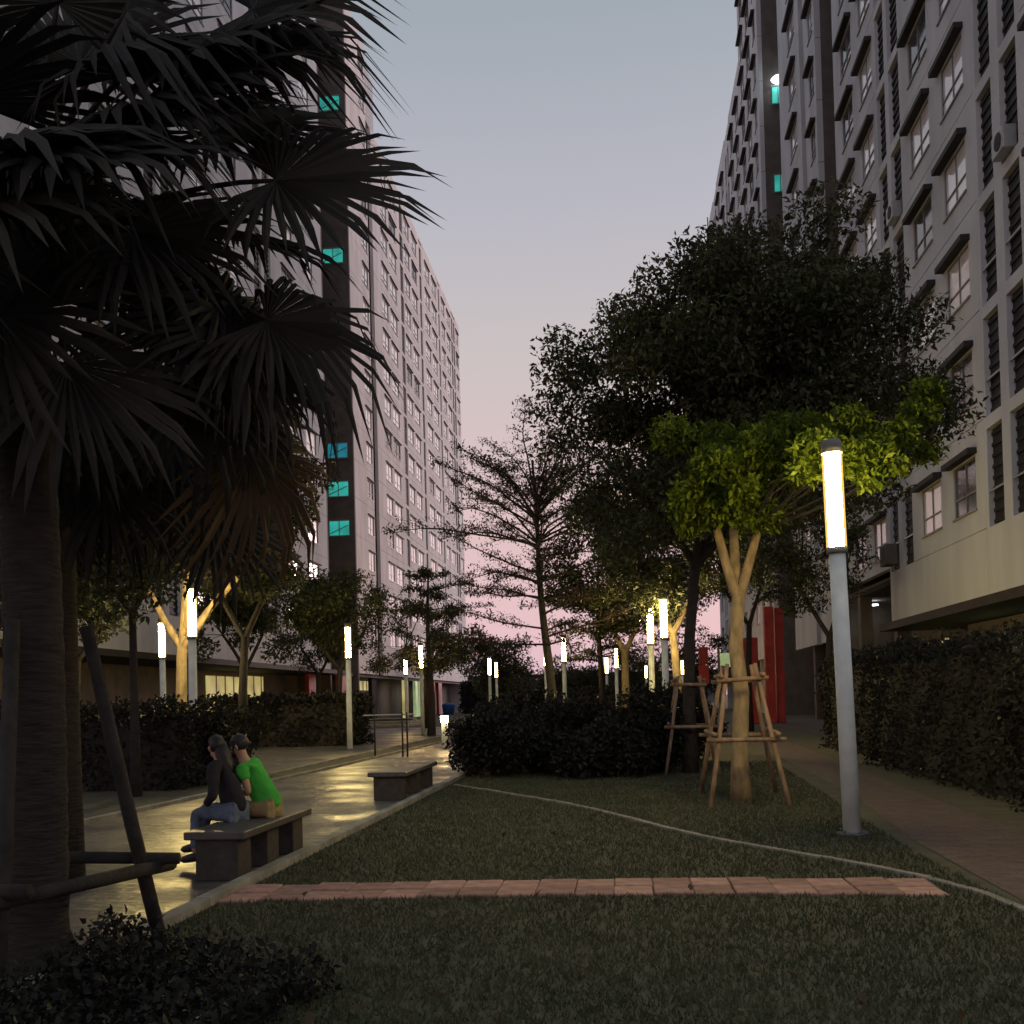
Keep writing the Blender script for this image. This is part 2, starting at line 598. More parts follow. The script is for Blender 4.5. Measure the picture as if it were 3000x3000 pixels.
N = 150000
yy = 3.6 + 20 * rng.uniform(0, 1, N) ** 1.7
xx = rng.uniform(-3.3, 3.6, N)
ok = in_lawn(xx, yy)
xx, yy = xx[ok], yy[ok]
n = len(xx)
hh = rng.uniform(0.018, 0.05, n)
an = rng.uniform(0, 6.28, n)
wd = rng.uniform(0.004, 0.008, n)
ln = rng.normal(0, 0.018, (n, 2))
V = np.empty((n, 3, 3))
V[:, 0] = np.stack([xx - np.cos(an) * wd, yy - np.sin(an) * wd, np.zeros(n)], 1)
V[:, 1] = np.stack([xx + np.cos(an) * wd, yy + np.sin(an) * wd, np.zeros(n)], 1)
V[:, 2] = np.stack([xx + ln[:, 0], yy + ln[:, 1], hh], 1)
me = bpy.data.meshes.new('grass')
me.vertices.add(n * 3)
me.vertices.foreach_set('co', V.reshape(-1))
me.loops.add(n * 3)
me.loops.foreach_set('vertex_index', np.arange(n * 3, dtype=np.int32))
me.polygons.add(n)
me.polygons.foreach_set('loop_start', np.arange(0, n * 3, 3, dtype=np.int32))
me.update()
me.materials.append(M['grass_blade'])
tag(link('grass', me, None), 'short dark green lawn grass between the two paths', 'grass', kind='stuff')


# ------------------------------------------------------------------ buildings
def facade_wall(parent, X, out, y0, y1, z0, nfl, fh, zwin, wins, m, zjoint, ztop, z_first=None):
    """wall of one bay: piers, sills and heads round real openings, a recessed joint under each storey.
    out = -1: the outer side faces -x"""
    t = 0.28
    mb = MB()
    xa, xb = (X, X + t) if out < 0 else (X - t, X)
    xi0, xi1 = (X + 0.035, X + t) if out < 0 else (X - t, X - 0.035)
    g = 0.03
    levels = [zjoint + k * fh for k in range(nfl + 1)]
    prev = z0
    for k in range(nfl):
        za, zb = zwin[0] + k * fh, zwin[1] + k * fh
        zj = zjoint + k * fh
        nxt = zjoint + (k + 1) * fh if k < nfl - 1 else ztop
        lo = prev if k == 0 else zj + g / 2
        # band under the window
        if k == 0 and z0 < zj - 0.2:
            mb.box(xa, xb, y0, y1, z0, zj - g / 2)
            mb.box(xi0, xi1, y0 + .01, y1 - .01, zj - g / 2, zj + g / 2)
            lo = zj + g / 2
        mb.box(xa, xb, y0, y1, lo, za)
        # piers
        ys = [y0]
        for a, b in wins:
            ys += [a, b]
        ys.append(y1)
        for a, b in zip(ys[::2], ys[1::2]):
            if b - a > 0.02:
                mb.box(xa, xb, a, b, za, zb)
        top = nxt - g / 2 if k < nfl - 1 else nxt
        mb.box(xa, xb, y0, y1, zb, top)
        if k < nfl - 1:
            mb.box(xi0, xi1, y0 + .01, y1 - .01, nxt - g / 2, nxt + g / 2)
    return mb.build('wall', m, parent)


def window_meshes(w, h, out, hp=0.34):
    """frame with mullion and transom, pane, hood; origin at the lower middle of the opening on the wall face"""
    s = -out
    fr = MB()
    x0, x1 = sorted((s * 0.04, s * 0.10))
    b = 0.045
    fr.box(x0, x1, -w / 2, -w / 2 + b, 0, h)
    fr.box(x0, x1, w / 2 - b, w / 2, 0, h)
    fr.box(x0, x1, -w / 2 + b, w / 2 - b, 0, b)
    fr.box(x0, x1, -w / 2 + b, w / 2 - b, h - b, h)
    fr.box(x0, x1, -b / 2, b / 2, b, h - b)
    xt0, xt1 = sorted((s * 0.035, s * 0.105))
    fr.box(xt0, xt1, -w / 2 + b, w / 2 - b, h * 0.34, h * 0.34 + b)
    xs0, xs1 = sorted((-s * 0.05, s * 0.038))
    fr.box(xs0, xs1, -w / 2 - 0.05, w / 2 + 0.05, -0.06, -0.002)
    pa = MB()
    xp0, xp1 = sorted((s * 0.07, s * 0.085))
    pa.box(xp0, xp1, -w / 2 + 0.03, w / 2 - 0.03, 0.03, h - 0.03)
    ho = MB()
    hp = 0.26 if out < 0 else 0.12
    xh0, xh1 = sorted((-s * hp, s * 0.002))
    ho.box(xh0, xh1, -w / 2 - 0.15, w / 2 + 0.3, h + 0.03, h + (0.19 if out < 0 else 0.10))
    return fr.mesh('window_frame'), pa.mesh('pane'), ho.mesh('hood')


WM = {}


def window(parent, X, out, yc, z, w, h, pane_m, hood=True):
    key = (round(w, 2), round(h, 2), out, pane_m)
    base = (round(w, 2), round(h, 2), out)
    if base not in WM:
        WM[base] = window_meshes(w, h, out)
    f, p, hd = WM[base]
    if key not in WM:
        WM[key] = p.copy()
        WM[key].materials.clear()
        WM[key].materials.append(M[pane_m])
    fo = link('window', f, M['frame'], parent)
    fo.location = (X, yc, z)
    link('pane', WM[key], None, fo)
    if hood:
        link('hood', hd, M['hood'], fo)
    return fo


PM = {}


def screen_panel(parent, X, out, y0, y1, z0, z1, rail=False):
    key = (round(y1 - y0, 2), round(z1 - z0, 2), out)
    s = -out
    if key not in PM:
        w, h = y1 - y0, z1 - z0
        mb = MB()
        xa, xb = sorted((s * 0.16, s * 0.20))
        mb.box(xa, xb, 0, w, 0, h)
        n = 9
        for i in range(n):
            zz = h * (i + 0.5) / n
            xa, xb = sorted((s * 0.12, s * 0.158))
            mb.box(xa, xb, 0.02, w - 0.02, zz - 0.05, zz + 0.05)
        r = MB()
        xa, xb = sorted((s * 0.03, s * 0.07))
        r.box(xa, xb, 0.0, w, 0.95, 1.0)
        PM[key] = (mb.mesh('screen'), r.mesh('rail'))
    a, b = PM[key]
    o = link('balcony_screen', a, M['screen'], parent)
    o.location = (X, y0, z0)
    if rail:
        link('rail', b, M['rail'], o)
    return o


def panel_bay(parent, X, out, cells, y0, y1, z0, z1, nfl, fh, zj, m, ztop, rails=3, band=0.34):
    """floor bands and piers round recessed dark screens"""
    mb = MB()
    xa, xb = (X + 0.004, X + 0.7) if out < 0 else (X - 0.7, X - 0.004)
    ys = [y0]
    for a, b in cells:
        ys += [a, b]
    ys.append(y1)
    for a, b in zip(ys[::2], ys[1::2]):
        if b - a > 0.02:
            mb.box(xa, xb, a, b, z0, ztop)
    for k in range(nfl + 1):
        za = zj + k * fh - band
        zb = zj + k * fh
        if k == nfl:
            zb = ztop
        for a, b in cells:
            if k == 0:
                mb.box(xa, xb, a, b, z0, zb)
            else:
                mb.box(xa, xb, a, b, za, zb)
    mb.build('panel_bay_frame', m, parent)
    for k in range(nfl):
        for a, b in cells:
            screen_panel(parent, X, out, a + .003, b - .003, zj + k * fh + .003, zj + (k + 1) * fh - band - .003, k < rails)


def pick_pane(p_dark=0.12):
    return 'glass' if random.random() < p_dark else 'curtain'


# right-hand building -------------------------------------------------
RB = empty('apartment_building', (10, 45, 0), 'tall grey apartment block with hooded windows along the right side of the garden', 'building', 'apartment blocks')
RB.location = (0, 0, 0)
XR, FH = 10.0, 3.0
ZJ = 5.82
ZW = (6.5, 8.0)
NF = 16
ZT = ZJ + NF * FH + 0.9
# bay walls
for (y0, y1, z0, wins) in [(19.35, 26.45, 3.9, [(20.2, 22.2), (23.6, 25.6)]), (29.85, 36.9, 3.9, [(30.6, 32.6), (33.85, 35.95)]), (40.3, 47.4, 6.0, [(40.75, 42.65), (43.95, 45.95)])]:
    facade_wall(RB, XR, -1, y0, y1, z0, NF, FH, ZW, wins, M['plaster'], ZJ, ZT)
    for k in range(NF):
        for a, b in wins:
            if y0 < 20 and (a < 23 or k > 8):
                continue
            pm_ = pick_pane()
            if y0 < 20:
                pm_ = 'warm_window' if k == 2 else 'curtain'
            if y0 > 29 and y0 < 31 and k == 0 and a < 31:
                pm_ = 'glass'
            if y0 > 29 and y0 < 31 and k == 1:
                pm_ = 'glass'
            window(RB, XR, -1, (a + b) / 2, ZW[0] + k * FH, b - a, ZW[1] - ZW[0], pm_)
for (y0, y1, cells) in [(26.453, 29.847, [(26.75, 27.9), (28.5, 29.65)]), (36.903, 40.297, [(37.1, 38.45), (38.95, 40.15)])]:
    panel_bay(RB, XR, -1, cells, y0, y1, 3.9, ZT, NF, FH, ZJ, M['plaster'], ZT - 0.4)
# deep dark recess, then the middle sections
mb = MB()
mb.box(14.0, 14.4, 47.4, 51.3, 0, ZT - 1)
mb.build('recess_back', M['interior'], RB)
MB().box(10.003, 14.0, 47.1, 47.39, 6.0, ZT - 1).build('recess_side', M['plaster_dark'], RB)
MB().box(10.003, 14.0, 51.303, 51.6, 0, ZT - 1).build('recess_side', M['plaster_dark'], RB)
facade_wall(RB, XR, -1, 51.3, 54.2, 3.9, NF, FH, ZW, [(51.8, 53.0)], M['plaster'], ZJ, ZT)
facade_wall(RB, XR, -1, 55.4, 62.05, 3.9, NF, FH, ZW, [(56.7, 58.8)], M['plaster'], ZJ, ZT)
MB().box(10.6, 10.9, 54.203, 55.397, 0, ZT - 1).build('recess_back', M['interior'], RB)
for k in range(NF):
    window(RB, XR, -1, 52.4, ZW[0] + k * FH, 1.2, 1.5, 'glass' if k % 3 else 'curtain')
    window(RB, XR, -1, 57.75, ZW[0] + k * FH, 2.1, 1.5, 'curtain')
# stair recess with teal windows
mb = MB()
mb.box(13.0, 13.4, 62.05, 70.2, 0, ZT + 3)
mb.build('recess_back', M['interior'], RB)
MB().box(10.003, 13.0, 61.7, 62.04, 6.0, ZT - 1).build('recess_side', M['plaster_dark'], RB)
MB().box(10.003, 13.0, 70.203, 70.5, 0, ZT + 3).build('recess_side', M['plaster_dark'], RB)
for z in (34.35, 40.2):
    o = MB().box(10.85, 11.6, 70.10, 70.19, z, z + 1.1).build('stair_window', M['teal'], RB)
    MB().box(11.19, 11.25, 70.06, 70.097, z, z + 1.1).build('window_frame', M['frame'], o)
    MB().box(10.78, 11.67, 70.05, 70.098, z - .08, z - .003).build('sill', M['frame'], o)
    MB().box(10.78, 11.67, 70.05, 70.098, z + 1.103, z + 1.18).build('head', M['frame'], o)
lamp = MB().tube([(11.2, 69.6, 41.65), (11.2, 69.6, 41.5), (11.2, 69.6, 41.4)], [0.3, 0.48, 0.4], 16).build('stair_lamp', M['white_lit'], RB)
facade_wall(RB, XR, -1, 70.2, 80.4, 3.9, NF, FH, ZW, [(71.2, 72.4), (74.0, 76.0), (77.5, 79.4)], M['plaster'], ZJ, ZT + 4)
for k in range(NF):
    for a, b in [(71.2, 72.4), (74.0, 76.0), (77.5, 79.4)]:
        window(RB, XR, -1, (a + b) / 2, ZW[0] + k * FH, b - a, 1.5, pick_pane(0.4))
MB().box(10.3, 24, 80.1, 80.38, 0, ZT + 4).build('end_wall', M['plaster'], RB)
# far block
ZTF = ZJ + 14 * FH + 1.6
for (y0, y1, wins) in [(80.403, 88.4, [(81.4, 83.4), (85.2, 87.2)]), (92.0, 99.9, [(93, 95), (96.8, 98.8)]), (103.4, 108.2, [(104.4, 106.6)])]:
    facade_wall(RB, XR + 0.01, -1, y0, y1, 3.9, 14, FH, ZW, wins, M['plaster'], ZJ, ZTF)
    for k in range(2, 14):
        for a, b in wins:
            window(RB, XR + .01, -1, (a + b) / 2, ZW[0] + k * FH, b - a, 1.5, pick_pane(0.3))
for y0, y1 in [(88.403, 91.997), (99.903, 103.397)]:
    panel_bay(RB, XR + .01, -1, [(y0 + .3, y0 + 1.5), (y0 + 2.0, y0 + 3.2)], y0, y1, 3.9, ZTF, 14, FH, ZJ, M['plaster'], ZTF - 0.3, 0)
MB().box(10.5, 24, 107.9, 108.19, 0, ZTF).build('end_wall', M['plaster'], RB)
MB().box(9.8, 10.4, 108.4, 108.6, ZTF - 4, ZTF - 0.5).box(9.9, 10.0, 108.4, 108.5, ZTF - .5, ZTF + .8).build('roof_aerial', M['hood'], RB)
# core behind the facade, ground floor, canopy
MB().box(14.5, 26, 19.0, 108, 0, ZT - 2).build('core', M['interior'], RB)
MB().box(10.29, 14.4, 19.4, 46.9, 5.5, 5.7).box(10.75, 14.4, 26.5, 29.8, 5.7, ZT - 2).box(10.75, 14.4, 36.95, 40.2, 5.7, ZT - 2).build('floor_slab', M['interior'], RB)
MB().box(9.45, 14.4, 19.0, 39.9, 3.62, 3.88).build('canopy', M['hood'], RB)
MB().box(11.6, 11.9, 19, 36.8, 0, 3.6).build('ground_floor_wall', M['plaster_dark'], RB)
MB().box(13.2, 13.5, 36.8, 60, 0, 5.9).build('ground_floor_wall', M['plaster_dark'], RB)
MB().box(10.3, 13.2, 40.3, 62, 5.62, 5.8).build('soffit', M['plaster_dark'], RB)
for y in (40.5, 46.5, 52.0, 57.5):
    MB().box(10.25, 10.75, y, y + 0.5, 0, 5.6).build('column', M['plaster_dark'], RB)
for i, y in enumerate((43.3, 45.0, 46.9, 48.8)):
    o = MB().box(12.9, 12.97, y, y + 1.1, 1.6, 3.5).build('lobby_glow_panel', M['yellow_lit'], RB)
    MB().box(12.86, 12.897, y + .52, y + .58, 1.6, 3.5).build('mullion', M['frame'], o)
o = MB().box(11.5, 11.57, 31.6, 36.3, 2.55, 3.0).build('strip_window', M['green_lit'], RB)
MB().tube([(11.6, 50.2, 5.45), (11.6, 50.2, 5.40)], [0.28, 0.28], 14).build('ceiling_lamp', M['white_lit'], RB)
# air conditioner on the lower balcony
ac = MB().box(9.55, 9.97, 39.05, 39.95, 6.0, 6.75).build('air_conditioner', M['plaster_dark'], RB, bevel=0.03)
MB().tube([(9.53, 39.5, 6.38), (9.545, 39.5, 6.38)], [0.28, 0.28], 18).build('fan_grille', M['hood'], ac)

for (y, k) in [(37.4, 4), (27.0, 3), (39.2, 8)]:
    z = ZJ + k * FH + .03
    a_ = MB().box(9.72, 10.08, y, y + .8, z, z + .58).build('air_conditioner', M['rail'], RB, bevel=0.03)
    MB().tube([(9.70, y + .33, z + .29), (9.718, y + .33, z + .29)], [.22, .22], 16).build('fan_grille', M['hood'], a_)
# left-hand building ---------------------------------------------------
LB = empty('apartment_building', (0, 0, 0), 'tall pinkish apartment block with teal lit stair windows behind the palm on the left', 'building', 'apartment blocks')
XL, FL = -20.0, 2.93
ZJL, ZWL = 5.65, (6.35, 7.85)
NL = 15
ZTL = 50.0
secs = [(88.0 - 1.1, 97.9, [(90.0, 92.4), (93.4, 96.2)]), (99.85, 107.9, [(100.2, 102.7), (103.9, 106.5)]), (109.45, 119.2, [(111.0, 113.8), (115.2, 118.0)]),
        (120.55, 128.6, [(121.5, 123.7), (125.2, 127.7)]), (131.65, 135.2, [(132.3, 134.3)])]
for y0, y1, wins in secs:
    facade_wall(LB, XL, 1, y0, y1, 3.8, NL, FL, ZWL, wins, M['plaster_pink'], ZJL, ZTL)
    for k in range(NL):
        for a, b in wins:
            window(LB, XL, 1, (a + b) / 2, ZWL[0] + k * FL, b - a, 1.5, pick_pane(0.1))
for y0, y1 in [(97.903, 99.847), (107.903, 109.447), (119.203, 120.547)]:
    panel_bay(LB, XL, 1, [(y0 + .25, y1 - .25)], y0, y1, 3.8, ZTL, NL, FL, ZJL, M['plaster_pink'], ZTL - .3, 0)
panel_bay(LB, XL, 1, [(128.8, 129.9), (130.4, 131.5)], 128.603, 131.647, 3.8, ZTL, NL, FL, ZJL, M['plaster_pink'], ZTL - .3, 0)
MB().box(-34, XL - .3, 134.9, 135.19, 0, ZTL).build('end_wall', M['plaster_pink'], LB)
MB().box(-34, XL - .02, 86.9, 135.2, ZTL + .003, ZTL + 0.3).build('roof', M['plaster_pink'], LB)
# stair tower
facade_wall(LB, XL, 1, 78.8, 85.2, 3.8, 17, FL, ZWL, [(82.9, 84.8)], M['plaster_pink'], ZJL, 56.2)
for k in range(17):
    window(LB, XL, 1, 83.85, ZWL[0] + k * FL, 1.9, 1.5, 'curtain' if k % 4 else 'glass')
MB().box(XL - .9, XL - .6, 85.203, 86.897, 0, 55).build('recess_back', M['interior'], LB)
MB().box(-30, XL - .3, 85.0, 85.19, 40, 56.2).build('tower_side', M['plaster_pink'], LB)
MB().box(-30, XL - 0.1, 85.21, 88.6, ZTL + .31, 55.0).build('tower_top', M['plaster'], LB)
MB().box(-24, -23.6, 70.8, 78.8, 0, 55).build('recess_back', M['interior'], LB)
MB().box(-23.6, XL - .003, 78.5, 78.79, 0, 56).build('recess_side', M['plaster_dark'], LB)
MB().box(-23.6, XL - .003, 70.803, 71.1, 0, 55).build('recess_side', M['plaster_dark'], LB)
for z, mname in [(14.35, 'teal'), (17.35, 'teal'), (20.3, 'teal_dim'), (35.3, 'teal'), (47.1, 'teal')]:
    o = MB().box(-21.95, -20.45, 78.40, 78.49, z, z + 1.1).build('stair_window', M[mname], LB)
    MB().box(-21.22, -21.16, 78.36, 78.397, z, z + 1.1).build('window_frame', M['frame'], o)
    MB().box(-22.05, -20.35, 78.30, 78.398, z - .1, z - .003).build('sill', M['frame'], o)
    MB().box(-22.05, -20.35, 78.34, 78.398, z + 1.103, z + 1.19).build('head', M['frame'], o)
    MB().tube([(-21.9, 78.385, z + .15), (-20.5, 78.385, z + .75)], [.035, .035], 6).build('stair_rail', M['frame'], o)
# near wing
for y0, y1, wins in [(60.4, 70.8, [(62.0, 64.2), (66.4, 68.6)]), (46.6, 56.8, [(48.2, 50.4), (52.4, 54.6)]), (32.8, 43.0, [(34.4, 36.6), (38.6, 40.8)]), (20, 29.2, [(21.4, 23.6), (25.4, 27.6)])]:
    facade_wall(LB, XL, 1, y0, y1, 3.8, NL, FL, ZWL, wins, M['plaster'], ZJL, ZTL)
    for k in range(NL):
        for a, b in wins:
            if y0 > 25 and (k < 11 or y0 > 45):
                window(LB, XL, 1, (a + b) / 2, ZWL[0] + k * FL, b - a, 1.5, pick_pane(0.2))
for y0, y1 in [(56.803, 60.397), (43.003, 46.597), (29.203, 32.797)]:
    panel_bay(LB, XL, 1, [(y0 + .3, y0 + 1.5), (y0 + 2.0, y0 + 3.2)], y0, y1, 3.8, ZTL, NL, FL, ZJL, M['plaster'], ZTL - .3, 0)
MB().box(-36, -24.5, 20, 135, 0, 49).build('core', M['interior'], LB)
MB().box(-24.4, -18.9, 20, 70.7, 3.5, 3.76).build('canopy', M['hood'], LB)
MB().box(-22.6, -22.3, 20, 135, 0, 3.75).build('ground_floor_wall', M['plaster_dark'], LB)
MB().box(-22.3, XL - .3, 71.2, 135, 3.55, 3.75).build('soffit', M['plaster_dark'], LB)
for y0, y1, z0, z1, mn, nm in [(54.5, 59.5, 1.7, 3.2, 'yellow_lit', 'lobby_glow_panel'), (60.4, 63.4, 1.5, 3.3, 'yellow_lit', 'lobby_glow_panel'), (80, 84.5, 2.2, 3.3, 'green_lit', 'lobby_glow_panel'), (86, 91.5, 2.6, 3.4, 'yellow_lit', 'lobby_glow_panel')]:  # glowing panels stand in for the lit ground-floor back wall and soffit
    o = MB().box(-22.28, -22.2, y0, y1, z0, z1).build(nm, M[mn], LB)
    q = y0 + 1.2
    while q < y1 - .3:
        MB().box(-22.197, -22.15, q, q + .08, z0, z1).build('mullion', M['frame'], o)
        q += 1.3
for y, w, mn in [(97.0, 1.6, 'yellow_lit'), (102.2, 1.0, 'green_lit'), (104.2, 0.9, 'green_lit'), (109.0, 1.0, 'red'), (112.0, 1.1, 'red'), (115.2, 2.2, 'red'), (74.0, 2.2, 'red'), (66.8, 1.6, 'red')]:  # yellow and green pillars glow themselves, in place of light falling on them
    MB().box(-20.6, -20.32, y, y + w, 0, 3.54).build('entrance_pillar' if mn == 'red' else 'glow_pillar', M[mn], LB, bevel=0.04)

# block closing the far end
FB = empty('low_building', (0, 0, 0), 'low dark building far off at the end of the garden', 'building')
mb = MB().box(-30, 18, 190, 200, 0, 5.5)
mb.build('wall', M['plaster_dark'], FB)
MB().box(-30.5, 18.5, 189.5, 200.5, 5.51, 5.9).build('roof', M['hood'], FB)
for i in range(9):
    MB().box(-26 + i * 5, -24 + i * 5, 189.9, 189.98, 1.2, 3.2).build('window', M['glass'], FB)

# red entrance portal on the right
RP = empty('entrance_portal', (7.2, 52, 0), 'tall red entrance portal of upright slabs behind the staked tree', 'portal')
for a, b, h, d in [(6.95, 7.4, 5.7, 0.3), (7.5, 7.9, 5.65, 0.6)]:
    MB().box(a - 7.2, b - 7.2, d, d + 0.5, 0, h).build('slab', M['red'], RP, bevel=0.03)
MB().box(5.9 - 7.2, 6.6 - 7.2, 0.2, 0.6, 0.0, 4.2).build('side_panel', M['red'], RP, bevel=0.03)
RBn = empty('banner', (3.95, 52, 0), 'small orange red hanging banner between the tree trunks', 'banner')
MB().cyl((0, 0), 0.05, 0.05, 0, 3.9, 10).build('post', M['cap'], RBn)
MB().box(-0.22, 0.22, -0.09, -0.06, 2.95, 3.8).build('cloth', M['red'], RBn)
MB().box(-0.24, 0.24, -0.09, -0.06, 2.0, 2.9).build('cloth', M['red'], RBn)
WS = empty('notice_board', (4.9, 50, 0), 'pale lit notice board on a post left of the red portal', 'sign')
MB().cyl((-0.4, 0), 0.06, 0.06, 0, 3.6, 10).build('post', M['cap'], WS)
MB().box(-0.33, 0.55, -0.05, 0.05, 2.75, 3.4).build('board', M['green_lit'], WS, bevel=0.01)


# ------------------------------------------------------------------ street lamps
LAMP = {}
ob = MB()
prof = [(0.0, .095), (2.94, .085)]
LAMP['pole'] = MB().tube([(0, 0, 0.03), (0, 0, 1.5), (0, 0, 2.93)], [.092, .088, .085], 20, True).mesh('pole')
LAMP['base_plate'] = MB().tube([(0, 0, 0.0), (0, 0, 0.03)], [.16, .16], 20).mesh('base_plate')
LAMP['collar'] = MB().tube([(0, 0, 2.93), (0, 0, 2.955), (0, 0, 2.995)], [.108, .108, .106], 20).mesh('collar')
LAMP['diffuser'] = MB().tube([(0, 0, 2.996), (0, 0, 3.98)], [.104, .104], 20, False).mesh('diffuser')
LAMP['light_tube'] = MB().tube([(0, 0, 3.01), (0, 0, 3.97)], [.078, .078], 16).mesh('light_tube')
LAMP['cap'] = MB().tube([(0, 0, 3.981), (0, 0, 4.09), (0, 0, 4.12)], [.108, .108, .09], 20).mesh('cap')
LAMP['bolt'] = MB().tube([(0, 0, 0.03), (0, 0, 0.06)], [.015, .015], 6).mesh('bolt')
for nme in LAMP.values():
    for p in nme.polygons:
        p.use_smooth = len(p.vertices) == 4


def street_lamp(x, y, label, tilt=0.0, far=False, near=False):
    r = empty('street_lamp', (x, y, 0), label, 'street lamp', 'cylinder street lamps along the paths')
    r.rotation_euler = (0, tilt, 0)
    for nme in ('pole', 'base_plate', 'collar', 'diffuser', 'light_tube', 'cap'):
        o = bpy.data.objects.new(nme, LAMP[nme])
        COL.objects.link(o)
        o.parent = r
        if nme == 'light_tube':
            o.parent = [c_ for c_ in r.children if c_.name.startswith('diffuser')][0]
        if not LAMP[nme].materials:
            LAMP[nme].materials.append({'pole': M['pole'], 'base_plate': M['cap'], 'collar': M['cap'], 'diffuser': M['sleeve'], 'light_tube': M['lamp'], 'cap': M['cap']}[nme])
        if nme == 'light_tube' and far:
            o.material_slots[0].link = 'OBJECT'
            o.material_slots[0].material = M['lamp_far']
    if near:
        for a in range(4):
            o = link('bolt', LAMP['bolt'], M['cap'], r)
            o.location = (.13 * math.cos(a * 1.571 + .78), .13 * math.sin(a * 1.571 + .78), 0)
    return r


street_lamp(2.33, 11.26, 'tall lit street lamp in the foreground standing in front of the staked tree', R(-1.3), near=True)
for x, y, l in [
    (-9.0, 21.3, 'lit street lamp standing before the pale branched tree by the left hedge'),
    (-13.35, 29.5, 'smaller lit lamp glowing through the branches left of the pale branched tree'),
    (-8.9, 33.6, 'lit street lamp on the left beside the red entrance pillar'),
    (-8.9, 46.2, 'lit street lamp above the far bench near the yellow pillars'),
    (-11.7, 56.3, 'small lit lamp just left of the lamp above the far bench'),
    (-7.95, 62.8, 'taller of two small lit lamps close together left of the tiered tree'),
    (-8.45, 70.5, 'shorter of two small lit lamps close together left of the tiered tree'),
    (-2.4, 43.5, 'lit lamp just right of the tiered tree trunk'),
    (-3.5, 48.5, 'lit lamp half hidden by leaves left of the tiered tree trunk'),
    (0.85, 30.5, 'lower of two bright lamps hanging under the leaves right of the tiered tree'),
    (1.12, 27.6, 'upper of two bright lamps glowing under the leaves right of the tiered tree'),
    (-0.3, 55.0, 'largest of three small lit lamps beside the pale forked trunk'),
    (-1.0, 67.6, 'middle of three small lit lamps receding beside the forked trunk'),
    (-1.7, 80.7, 'smallest of three small lit lamps receding beside the forked trunk'),
    (2.0, 88.8, 'tiny lit lamp low below the two bright lamps'),
    (3.0, 73.4, 'small lit lamp low to the right of the two bright lamps'),
    (4.4, 78.0, 'faint small lamp nearest the orange banner'),
]:
    street_lamp(x, y, l, R(random.uniform(-.4, .4)), far=y > 40)

# bollard lamp
BL = empty('bollard_lamp', (-5.64, 32.9, 0), 'short bollard lamp glowing beside the left path past the far bench', 'bollard lamp')
MB().tube([(0, 0, 0), (0, 0, 0.84)], [.10, .10], 16).build('post', M['pole'], BL, True)
MB().tube([(0, 0, 0.841), (0, 0, 1.02)], [.12, .12], 16).build('diffuser', M['bollard'], BL, True)
MB().tube([(0, 0, 1.021), (0, 0, 1.06)], [.13, .12], 16).build('cap', M['cap'], BL, True)


# ------------------------------------------------------------------ benches
def bench(x0, x1, y0, y1, label):
    r = empty('bench', ((x0 + x1) / 2, (y0 + y1) / 2, 0.006), label, 'bench', 'slab benches along the left path')
    hx, hy = (x1 - x0) / 2, (y1 - y0) / 2
    MB().box(-hx - .05, hx + .05, -hy - .06, hy + .06, 0.36, 0.43).build('seat_slab', M['bench_slab'], r, bevel=0.012)
    for t in (-1, 0, 1):
        c = t * (hy - 0.16)
        MB().box(-hx + .03, hx - .03, c - .16, c + .16, 0, 0.359).build('pier', M['bench_pier'], r, bevel=0.01)
    return r


bench(-3.72, -3.28, 8.72, 10.55, 'dark slab bench on the left path with the two people sitting on it')
bench(-3.86, -3.36, 15.8, 18.4, 'empty dark slab bench further along the left path')


# ------------------------------------------------------------------ stake frames
def stake_frame(cx, cy, base, top, zt, rails, label, group='wooden tree stake frames', rs=0.035, wood='wood'):
    r = empty('stake_frame', (cx, cy, 0), label, 'stake frame', group)
    for (bx, by) in base:
        tx, ty = bx * top, by * top
        MB().tube([(bx, by, -0.02), (bx * .6 + tx * .4 + random.uniform(-.015, .015), by * .6 + ty * .4, zt * .4), (tx, ty, zt)], [rs, rs * .95, rs * .85], 8).build('stake', M[wood], r, True)
    for (z, ext) in rails:
        f = 1 - (z / zt) * (1 - top)
        P = [(bx * f, by * f) for bx, by in base]
        order = [(0, 1), (1, 2), (2, 3), (3, 0)]
        for i, (a, b) in enumerate(order):
            A, B = Vector((*P[a], z + (i % 2) * .07)), Vector((*P[b], z + (i % 2) * .07 + random.uniform(-.02, .02)))
            d = (B - A).normalized()
            nrm = Vector((d.y, -d.x, 0)) * 0.055
            if nrm.dot((A + B) / 2) < 0:
                nrm = -nrm
            MB().tube([A - d * ext + nrm, B + d * ext + nrm], [rs * .95, rs * .85], 8).build('rail', M[wood], r, True)
    return r


stake_frame(1.62, 15.0, [(-0.52, -0.95), (0.52, -0.9), (0.62, 1.1), (-0.5, 1.05)], 0.36, 1.9, [(0.88, 0.16), (1.68, 0.12)], 'wooden stake frame round the trunk of the lamp lit tree')
stake_frame(1.25, 20.4, [(-0.5, -0.6), (0.5, -0.6), (0.55, 0.7), (-0.5, 0.7)], 0.4, 1.85, [(0.9, 0.14), (1.7, 0.1)], 'wooden stake frame behind and left of the lamp lit tree')
stake_frame(-3.34, 5.65, [(0.44, 0.68), (0.14, -0.62), (-0.5, -0.6), (-0.5, 0.65)], 0.42, 2.0, [(0.52, 0.2)], 'dark stake frame round the palm trunk at the left edge', rs=0.045, wood='bark_dark')
LF = empty('low_rail_frame', (-6.35, 28.2, 0), 'thin low rail frame on posts just behind the far bench', 'rail frame')
for x in (-.42, .35, .48):
    MB().tube([(x, 0, -.02), (x, 0, 1.22)], [.025, .022], 8).build('post', M['bark_dark'], LF, True)
MB().tube([(-.72, 0, 1.16), (.7, 0, 1.16)], [.022, .022], 8).build('rail', M['rail'], LF, True)
